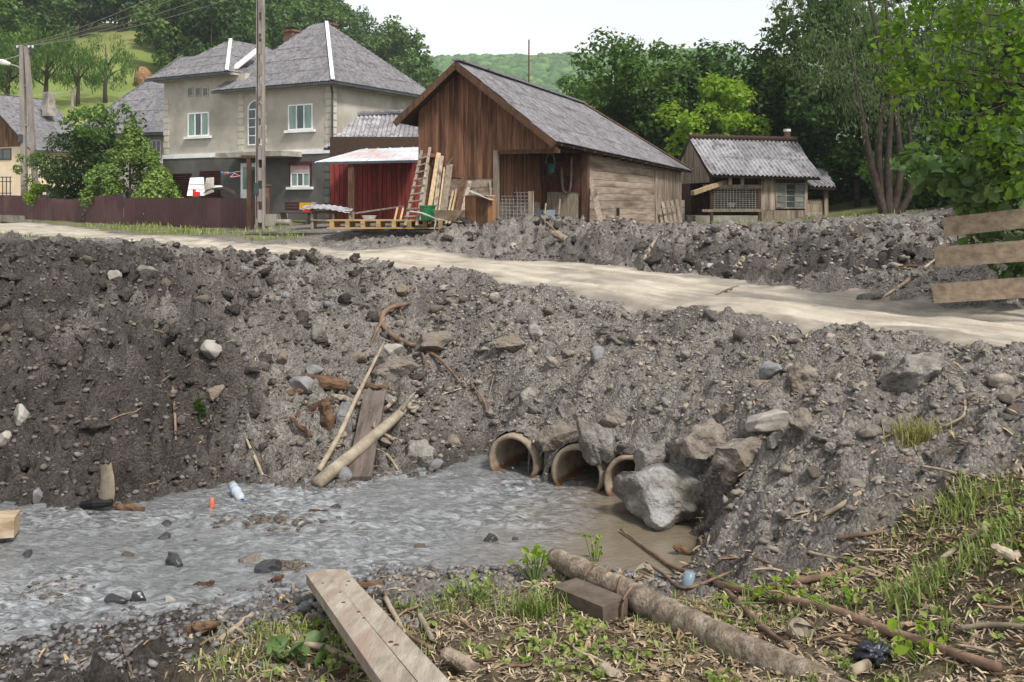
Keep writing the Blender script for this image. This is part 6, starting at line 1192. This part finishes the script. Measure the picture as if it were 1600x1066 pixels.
# forest on the hillside: every tree an object, crowns shared
fp = [make_tree('forest', 13.5, 4.6, .6, 34, 95, .62, 40+k, (l_forest, l_forest2)[k % 2], top=(1.0, .6, 1.2, .8)[k]) for k in range(4)]
def conifer(seed, H=17, rx=2.6):
    r = np.random.default_rng(seed); C = []; R = []
    for k in range(60): u = k/60; a = r.uniform(0, 6.28); q = rx*(1-u)*r.uniform(.5,1); C.append((math.cos(a)*q, math.sin(a)*q, 1.5+u*(H-1.5))); R.append(.35+.75*(1-u))
    V, Fq = leaf_cloud(C, R, 60, .5, seed, 'long', squash=.5); return npmesh('conifer_crown', V, Fq, l_con), MB().tube([V3((0,0,-.4)), V3((0,0,H))], [.25,.03], 6).mesh('conifer_trunk', m_trunk)
cp_ = [conifer(70), conifer(71, 19, 2.4)]
r = np.random.default_rng(11); nt_ = 0; placed = []
def try_tree(x, y, con=False, sc_=1.0):
    global nt_
    px = CX+x/y*F
    if px < -70 or px > 760: return
    pr = cp_[r.integers(2)] if con else fp[r.integers(4)]; s = sc_*r.uniform(.8, 1.2)
    place_tree(pr, 'conifer' if con else 'forest_tree', 'dark pointed conifer rising out of the hillside wood' if con else 'leafy tree in the wood on the hillside', (x, y, HZ(x, y)), s, r.uniform(0, 6.28), 'conifers in the hillside wood' if con else 'trees of the hillside wood', s*r.uniform(.85, 1.2)); nt_ += 1
rows = 0
for y in (138, 144, 151, 159, 168, 178, 189, 201, 214, 228, 243):
    step = 4.3+y*.012; x = -(880/F)*y+r.uniform(0, 3)
    while x < 30:
        px = CX+x/y*F
        lim = 138+ (22 if 120 < px < 262 else 0)
        if y > lim - r.uniform(0, 6) and not (px > 420 and y < 165) : try_tree(x+r.uniform(-1.5,1.5), y+r.uniform(-3,3), r.random() < (.07 if px < 700 else .03), 1.0)
        x += step*r.uniform(.8,1.25)
for px, y in ((330,128),(345,135),(300,133),(268,130),(380,140),(420,150),(470,160),(540,168),(600,176),(640,180),(670,185),(20,128),(-10,120)): try_tree((px-CX)/F*y, y, False, .95)
for px, y, s in ((418,178,1.15),(436,180,1.05),(322,170,1.0),(405,186,1.2)): try_tree((px-CX)/F*y, y, True, s)
# orchard trees on the meadow
op = [make_tree('orchard', 8.2, 3.3, 2.0, 22, 130, .42, 60+k, l_mid, 'long', droop=.8, trunk_r=.28, top=.4) for k in range(2)]
for px, py, d, s, lb in ((165,148,112,1.0,'drooping orchard tree with a bare trunk beside the haystack slope'),(72,160,104,1.15,'tall orchard tree behind the double concrete pole'),(122,168,108,.95,'dark bushy orchard tree in the middle of the meadow'),(12,175,100,1.1,'grey green orchard tree at the picture edge'),(-22,180,98,1.0,'orchard tree partly cut off by the picture edge')):
    x = (px-CX)/F*d; place_tree(op[px % 2], 'orchard_tree', lb, (x, d, HZ(x, d)), s, px*.1, 'orchard trees on the meadow')
d = 124; x = (223-CX)/F*d; g = V3((x, d, HZ(x, d))); t = thing('haystack', 'small brown haystack on the sloping meadow', 'haystack', g)
v, f = rockshape(31, 4, 0, .1); v = v*np.array([1.1,1.1,1.5]); v[:,2] += 1.2; link('hay', npmesh('hay', v, f, M('hay', rgb((150,116,84)), rgb((112,84,62)), scale=4, bump=1, bscale=12), True), t); part('pole', MB().tube([(0,0,0), (0,0,3.3)], .05, 6), m_dkwood, t)
bp_ = [make_tree('bush', 3.0, 1.6, .1, 14, 170, .2, 80+k, l_mid, trunk_r=.05) for k in range(2)]
for px, py, d, s, lb, m in ((290,92,100,1.6,'lime green bush on the meadow above the far roof',l_lime),(330,75,112,1.7,'bright bush behind the house wing roof',l_lime),(205,112,105,1.0,'small green bush beside the haystack',l_mid),(160,190,80,1.2,'low meadow bush above the far roof eave',l_mid)):
    x = (px-CX)/F*d; place_tree(bp_[0], 'bush', lb, (x, d, HZ(x, d)), s, px, None, cat='bush', lm=m)
# garden shrubs behind the fence
def thuja(seed, H, rx):
    r = np.random.default_rng(seed); C = []; R = []
    for k in range(70): u = r.random(); a = r.uniform(0, 6.28); q = rx*(1-u**1.6)**.7*r.uniform(.55,1.0); C.append((math.cos(a)*q, math.sin(a)*q, .2+u*H*.92)); R.append(.34+.2*(1-u))
    V, Fq = leaf_cloud(C, R, 210, .2, seed, 'quad', squash=1.1); return npmesh('thuja_crown', V, Fq, l_thuja), MB().tube([V3((0,0,-.2)), V3((0,0,H*.8))], [.12,.02], 6).mesh('thuja_trunk', m_trunk)
def gs(px, back): d = fdepth(px)+back; return ((px-CX)/F*d, d, 2.5)
place_tree(thuja(5, 5.4, 2.5), 'thuja', 'broad green thuja behind the stepped fence panel', gs(203, 4.2), 1, 0, cat='shrub'); place_tree(thuja(6, 2.6, .95), 'thuja', 'small juniper at the edge of the broad thuja', gs(250, 2.4), 1, 0, cat='shrub')
lil = make_tree('lilac', 6.3, 2.3, .3, 40, 210, .22, 91, l_dark, trunk_r=.08, cr=(.24,.4)); place_tree(lil, 'lilac', 'tall dark leafy shrub beside the broad thuja', gs(132, 4.4), 1, 0, cat='shrub')
sp = make_tree('sapling', 5.8, 1.5, 1.5, 18, 60, .2, 93, l_mid, trunk_r=.06, cr=(.2,.34)); place_tree(sp, 'sapling', 'thin walnut sapling rising above the shrubs', gs(182, 5), 1.25, 1, cat='sapling'); place_tree(sp, 'sapling', 'sparse sapling behind the tall dark shrub', gs(150, 5.5), 1.3, 2.2, cat='sapling')
place_tree(bp_[1], 'bush', 'yellow green bush over the fence beside the double pole', gs(77, 2.6), .85, 0, cat='bush', lm=l_lime); place_tree(sp, 'sapling', 'slender shrub growing at the double pole foot', gs(52, 2.6), .8, .5, cat='shrub'); place_tree(bp_[1], 'bush', 'pale green bush between the lime bush and tall shrub', gs(95, 2.4), .75, 1.5, cat='bush', lm=l_grey)
place_tree(bp_[0], 'bush', 'dark cut bush behind the grey garden gate', gs(6, 6), .6, .5, cat='bush', lm=l_dark)
# wood behind the coop
rp = [make_tree('grove', 12, 4.0, 1.6, 40, 200, .34, 120+k, (l_mid, l_dark, l_mid)[k], trunk_r=.2, cr=(.2,.34), top=.7) for k in range(3)]
TR = [(960,40,60,1,l_mid,'bushy tree just behind the barn roof end'),(1035,45,63,0,l_mid,'tall tree behind the lime green tree'),(905,105,66,2,l_mid,'lower tree at the open side of the grove'),(1120,55,62,1,l_dark,'dark tall tree over the coop ridge'),(1190,50,63,0,l_dark,'dark tree behind the coop chimney'),(1255,15,62,2,l_mid,'high tree behind the small lean-to'),
      (1300,-60,60,1,l_dark,'very tall tree above the lean-to roof'),(1340,-20,52,0,l_dark,'dark tree behind the many stemmed willow'),(1455,-70,54,2,l_dark,'tall dark tree past the willow'),(1530,-40,50,1,l_dark,'dark tree behind the overhanging branches'),(1600,-60,46,0,l_mid,'tree at the picture edge behind the overhanging branches'),(1670,-60,48,2,l_dark,'outermost tree of the grove'),(1000,110,60,0,l_dark,'lower dark tree by the barn roof hip'),(1075,130,62,2,l_dark,'shaded tree behind the coop roof')]
for px, ty, d, k, lm, lb in TR:
    p = W(px, 330, d); zb = 3.0+max(0, (px-1250)/350*2); Ht = W(px, ty, d).z-zb; s = Ht/12; place_tree(rp[k], 'grove_tree', lb, (p.x, p.y, zb), max(s, .8), px*.7, 'trees of the grove behind the coop', s, lm=lm)
lt = make_tree('lime', 6.5, 2.3, .8, 30, 170, .24, 131, l_lime, trunk_r=.1, cr=(.22,.36), top=1.3); p = W(1108, 330, 56); place_tree(lt, 'young_tree', 'bright lime green young tree behind the barn end', (p.x, p.y, 3.0), 1.28, 0)
wl = make_tree('willow', 13.5, 5.0, 3.4, 60, 420, .17, 141, l_grey, 'long', trunk_r=.16, trunks=1, cr=(.16,.3), droop=.5); p = W(1385, 345, 38)
wt = MB(); base = V3((0,0,-.5))
for q in ([(0,0,0),(-.5,.2,2.2),(-.9,.3,4.4),(-1.3,.4,7)],[(.1,0,0),(.15,.2,2.5),(.25,.2,5),(.1,.3,9)],[(.25,.1,0),(.6,.1,2.2),(.5,.3,4.8),(.9,.3,8)],[(-.1,.1,0),(-.15,.4,3),(.1,.5,6),(-.5,.6,9)],[(.3,0,0),(.9,-.1,1.2),(1.0,0,2.6),(.9,.1,4)]): wt.tube(spline([V3(x)+base*.6 for x in q], 12), [.17,.14,.11,.05], 8, .08)
place_tree((wl[0], wt.mesh('willow_trunk', m_trunk, True)), 'willow', 'grey green willow with several slender trunks behind the heap', (p.x, p.y, 3.0), 1.0, 0)
ub = make_tree('undergrowth', 3.4, 2.0, .0, 20, 200, .24, 151, l_dark, trunk_r=.05)
for px, py, d, s, lm, lb in ((1160,330,58,1.2,l_dark,'dark shrub behind the coop roof ridge'),(1215,325,57,1.1,l_mid,'green shrub behind the coop stove pipe'),(1300,300,58,1.1,l_mid,'light shrub above the earthy slope'),(1340,285,58,1.3,l_dark,'shrub at the willow side on the slope'),(1440,325,42,1.0,l_mid,'sunlit low shrub right behind the willow foot'),(1490,320,44,1.3,l_dark,'dark shrub between willow and barrier'),(1540,330,40,1.2,l_dark,'dense dark shrub behind the board barrier'),(1600,330,36,1.3,l_dark,'shrub at the picture edge behind the barrier'),(1020,330,57,1.2,l_dark,'dark shrub at the barn roof end'),(1060,330,56,1.0,l_dark,'shaded bush between barn and coop'),(940,330,58,1.3,l_mid,'shrub hidden low behind the barn roof'),(1400,300,52,1.5,l_dark,'deep shade shrub behind the willow trunks'),(1680,340,30,1.4,l_dark,'outermost shrub beyond the barrier')):
    p = W(px, py, d); place_tree(ub, 'shrub', lb, (p.x, p.y, hz(p.x, p.y)-.1), s, px*.3, 'shrubs under the grove', cat='shrub', lm=lm)
# overhanging branches at the road bend
t = thing('tree', 'tree with bright maple like leaves overhanging the road bend', 'tree', V3((10.6, 14.2, 2.3)))
CL = [(1395,40,14),(1425,95,14),(1440,20,13.5),(1470,60,13),(1410,140,14.2),(1450,125,13.5),(1500,30,13),(1495,100,13),(1540,60,12.6),(1545,130,12.8),(1585,30,12.5),(1590,95,12.4),(1505,165,13.2),(1560,190,12.6),(1600,170,12.4),(1520,215,13.4),(1585,235,12.8),(1480,195,13.8),(1620,60,12.6),(1640,140,12.6),(1660,220,12.8),(1460,-20,13.4),(1540,-20,12.8),(1610,-30,12.6),(1600,285,12.9),(1560,255,13.3),(1385,75,14.4),(1402,120,14.6)]
cc = [W(a+random.uniform(-6,6), b+random.uniform(-6,6), d) for a, b, d in CL]; V, Fq = leaf_cloud([tuple(c) for c in cc], [random.uniform(.26,.42) for _ in cc], 64, .1, 171, 'leaf', shell=.15, squash=.75, jit=.5); me = npmesh('crown', V-np.array([10.6,14.2,2.3]), Fq, l_near); link('crown', me, t)
mb = MB(); tb = V3((10.6,14.2,2.0)); mb.tube([tb, tb+V3((-.1,-.2,1.6)), tb+V3((-.4,-.4,3.2)), tb+V3((-.8,-.6,5))], [.18,.15,.1,.05], 8)
for c in cc: st = tb+V3((-.3,-.3,1.5+random.random()*2.2)); md = st.lerp(c, .55)+V3((0,0,.25)); mb.tube(spline([st, md, c], 8), [.035,.02,.006], 5)
part('trunk', mb, m_trunk, t, True, True)
# broad leaved shrub at the barrier
t = thing('shrub', 'broad leaved shrub growing through the board barrier', 'shrub', V3((8.2, 14.4, 2.0)))
CL = [(1440,268,14.5),(1475,262,14.2),(1510,270,14),(1545,255,13.6),(1580,245,13.4),(1500,300,14.2),(1535,300,13.8),(1570,290,13.4),(1600,270,13.4),(1520,325,14.2),(1560,325,13.8),(1595,330,13.5),(1560,225,13.6),(1585,215,13.4),(1595,380,13.8),(1580,415,14),(1600,440,13.9),(1555,365,14.3),(1530,370,14.6),(1620,320,13.4),(1630,400,13.6),(1465,285,14.6),(1425,255,14.9)]
cc = [W(a, b, d) for a, b, d in CL]; V, Fq = leaf_cloud([tuple(c) for c in cc], [random.uniform(.24,.36) for _ in cc], 34, .19, 181, 'leaf', shell=.2, squash=.7, jit=.5); link('leaves', npmesh('leaves', V-np.array([8.2,14.4,2.0]), Fq, l_round), t)
mb = MB(); b0 = V3((8.2,14.4,1.9))
for c in cc: q = b0+V3((random.uniform(-.5,.5),random.uniform(-.2,.2),0)); mb.tube(spline([q, q.lerp(c, .5)+V3((0,0,.2)), c], 6), [.02,.014,.006], 5)
part('stem', mb, m_twig, t, True, True)
# ------------------------------------------------------------------ grass and small plants
def blades(n, pts_xy, hgt, wd, seed, zf, lean=.6):
    r = np.random.default_rng(seed); X = pts_xy; n = len(X); a = r.uniform(0, 6.28, n); h = r.uniform(*hgt, n); l_ = r.uniform(.15, lean, n)*h; w_ = wd*r.uniform(.6,1.3,n); z = zf
    d = np.stack([np.cos(a), np.sin(a), 0*a], -1); sd_ = np.stack([-np.sin(a), np.cos(a), 0*a], -1); B = np.stack([X[:,0], X[:,1], z], -1); up = np.array([0,0,1.0])
    m_ = B+d*(l_*.35)[:,None]+up*(h*.6)[:,None]; tp = B+d*l_[:,None]+up*(h*.92)[:,None]
    V = np.stack([B-sd_*w_[:,None], B+sd_*w_[:,None], m_+sd_*w_[:,None]*.8, m_-sd_*w_[:,None]*.8, tp], 1); return V.reshape(-1, 3), [(np.array([[0,1,2,3]])[None]+(np.arange(n)*5)[:,None,None]).reshape(-1, 4), (np.array([[3,2,4]])[None]+(np.arange(n)*5)[:,None,None]).reshape(-1, 3)]
r = np.random.default_rng(33); n = 60000; x = r.uniform(-2.2, 6, n); y = r.uniform(3.4, 8.8, n); ps = fbm(x*1.1, y*1.1, 66, 3)+fbm(x*4, y*4, 67, 2)*.5; right = x > 1.0
k = (grass_mask(x, y) > .45) & (ps > np.where(right, .16, .34)) & (r.random(n) < np.where(right, .42, .4)); X = np.stack([x[k], y[k]], -1); V, Fq = blades(0, X, (.03, .11), .004, 34, hzv(X[:,0], X[:,1]), .9); tag(link('grass', npmesh('grass', V, Fq, l_grass)), 'short grass growing through the litter of the near bank', None, None, 'stuff')
x = r.uniform(-2, 6, 5000); y = r.uniform(3.6, 8.6, 5000); k = (grass_mask(x, y) > .5) & (fbm(x*1.3, y*1.3, 87, 2) > .12); Xc = np.stack([x[k], y[k], hzv(x[k], y[k])+.03], -1)[:900]; V, Fq = leaf_cloud(Xc, np.full(len(Xc), .04), 5, .045, 88, 'leaf', squash=.4); tag(link('ground_weeds', npmesh('ground_weeds', V, Fq, l_grass)), 'small leafy weeds in the litter of the near bank', None, None, 'stuff')
def tuft(px, py, n, h, sp, lm, label, seed, name='grass_tuft'):
    g = G(px, py); r = np.random.default_rng(seed); X = np.stack([r.normal(0, sp, n), r.normal(0, sp*.7, n)], -1); V, Fq = blades(0, X, (h*.5, h), .005, seed, np.array([hz(g.x+a, g.y+b)-g.z for a, b in X]), 1.1); tag(link(name, npmesh(name, V, Fq, lm), None, g), label, None, None, 'stuff')
tuft(1437, 695, 260, .26, .13, l_dry, 'dry yellow green grass tuft on the bare bank', 1); tuft(1505, 800, 160, .2, .14, l_grass, 'fresh grass tuft at the top of the grassy bank', 2); tuft(835, 965, 170, .22, .1, l_grass, 'arching grass clump beside the mud brown block', 3); tuft(700, 960, 140, .16, .2, l_grass, 'thin grass patch behind the driftwood', 4); tuft(1445, 930, 200, .2, .16, l_grass, 'lush grass clump in the middle of the near bank', 5); tuft(440, 1000, 150, .14, .25, l_dry, 'flattened grass beside the wide plank', 6); tuft(1560, 850, 200, .16, .2, l_grass, 'grass patch around the bleached wood', 7); tuft(350, 1040, 120, .12, .2, l_grass, 'low grass on the gravel near the frame corner', 8)
def leafy(px, py, n, size, h, sp, label, lm, seed):
    g = G(px, py); t = thing('leafy_plant', label, 'plant', g); r = np.random.default_rng(seed); C = np.stack([r.normal(0, sp, n), r.normal(0, sp*.6, n), r.uniform(.3, 1, n)*h], -1); V, Fq = leaf_cloud(C, np.full(n, size*.4), 2, size, seed, 'leaf', squash=.3); link('leaves', npmesh('leaves', V, Fq, lm), t)
    mb = MB()
    for c in C: mb.tube([V3((c[0]*.3, c[1]*.3, -.02)), V3(c)], [.005,.003], 4)
    part('stem', mb, M('green_stem', rgb((96,118,60))), t)
leafy(470, 1045, 12, .12, .14, .14, 'broad leaved butterbur plant beside the pale crooked branch', l_round, 41); leafy(836, 905, 22, .055, .3, .1, 'small leafy plant in front of the long log tip', l_lime, 42); leafy(930, 880, 10, .05, .26, .05, 'young sprout growing behind the log', l_lime, 43); leafy(735, 935, 24, .05, .16, .2, 'patch of low nettles behind the driftwood', l_grass, 44); leafy(312, 655, 9, .11, .3, .08, 'drooping uprooted leafy sprig on the dark slope', l_dark, 45); leafy(560, 960, 10, .05, .12, .1, 'little weed at the edge of the wide plank', l_grass, 46); leafy(1220, 930, 26, .05, .1, .25, 'creeping weed under the smooth brown branch', l_lime, 47); leafy(1450, 1030, 20, .06, .15, .2, 'weed patch beside the longest branch', l_lime, 48); leafy(1335, 955, 18, .05, .12, .18, 'weed cluster above the black plastic bag', l_lime, 49)
def meadow_verge():
    r = np.random.default_rng(51); n = 16000; x = r.uniform(-22, 16, n); y = r.uniform(29, 60, n); sd = road_sd(x, y); k = ((sd < -.3) & (sd > -3.2) & (x < -7) & (fbm(x*.8, y*.8, 52, 2) > -.15)) | ((y > 36) & (x > 9) & (r.random(n) < .5)); X = np.stack([x[k], y[k]], -1); V, Fq = blades(0, X, (.08, .3), .02, 53, hzv(X[:,0], X[:,1]), .9); tag(link('verge_grass', npmesh('verge_grass', V, Fq, l_grass)), 'rough grass on the verge below the maroon fence', None, None, 'stuff')
meadow_verge()
# ------------------------------------------------------------------ air
def build_haze():
    m = bpy.data.materials.new('pale_air'); m.use_nodes = True; nt = m.node_tree; nt.nodes.clear(); v = nt.nodes.new('ShaderNodeVolumePrincipled'); o = nt.nodes.new('ShaderNodeOutputMaterial')
    v.inputs['Density'].default_value = .00032; v.inputs['Color'].default_value = (.86, .92, 1, 1); v.inputs['Anisotropy'].default_value = .2; nt.links.new(v.outputs[0], o.inputs['Volume'])
    mb = MB().box((-1000, -30, -3), (1000, 1400, 260)); ob = link('haze', mb.mesh('haze', m)); tag(ob, 'pale summer haze in the valley air', None, None, 'stuff')
build_haze()
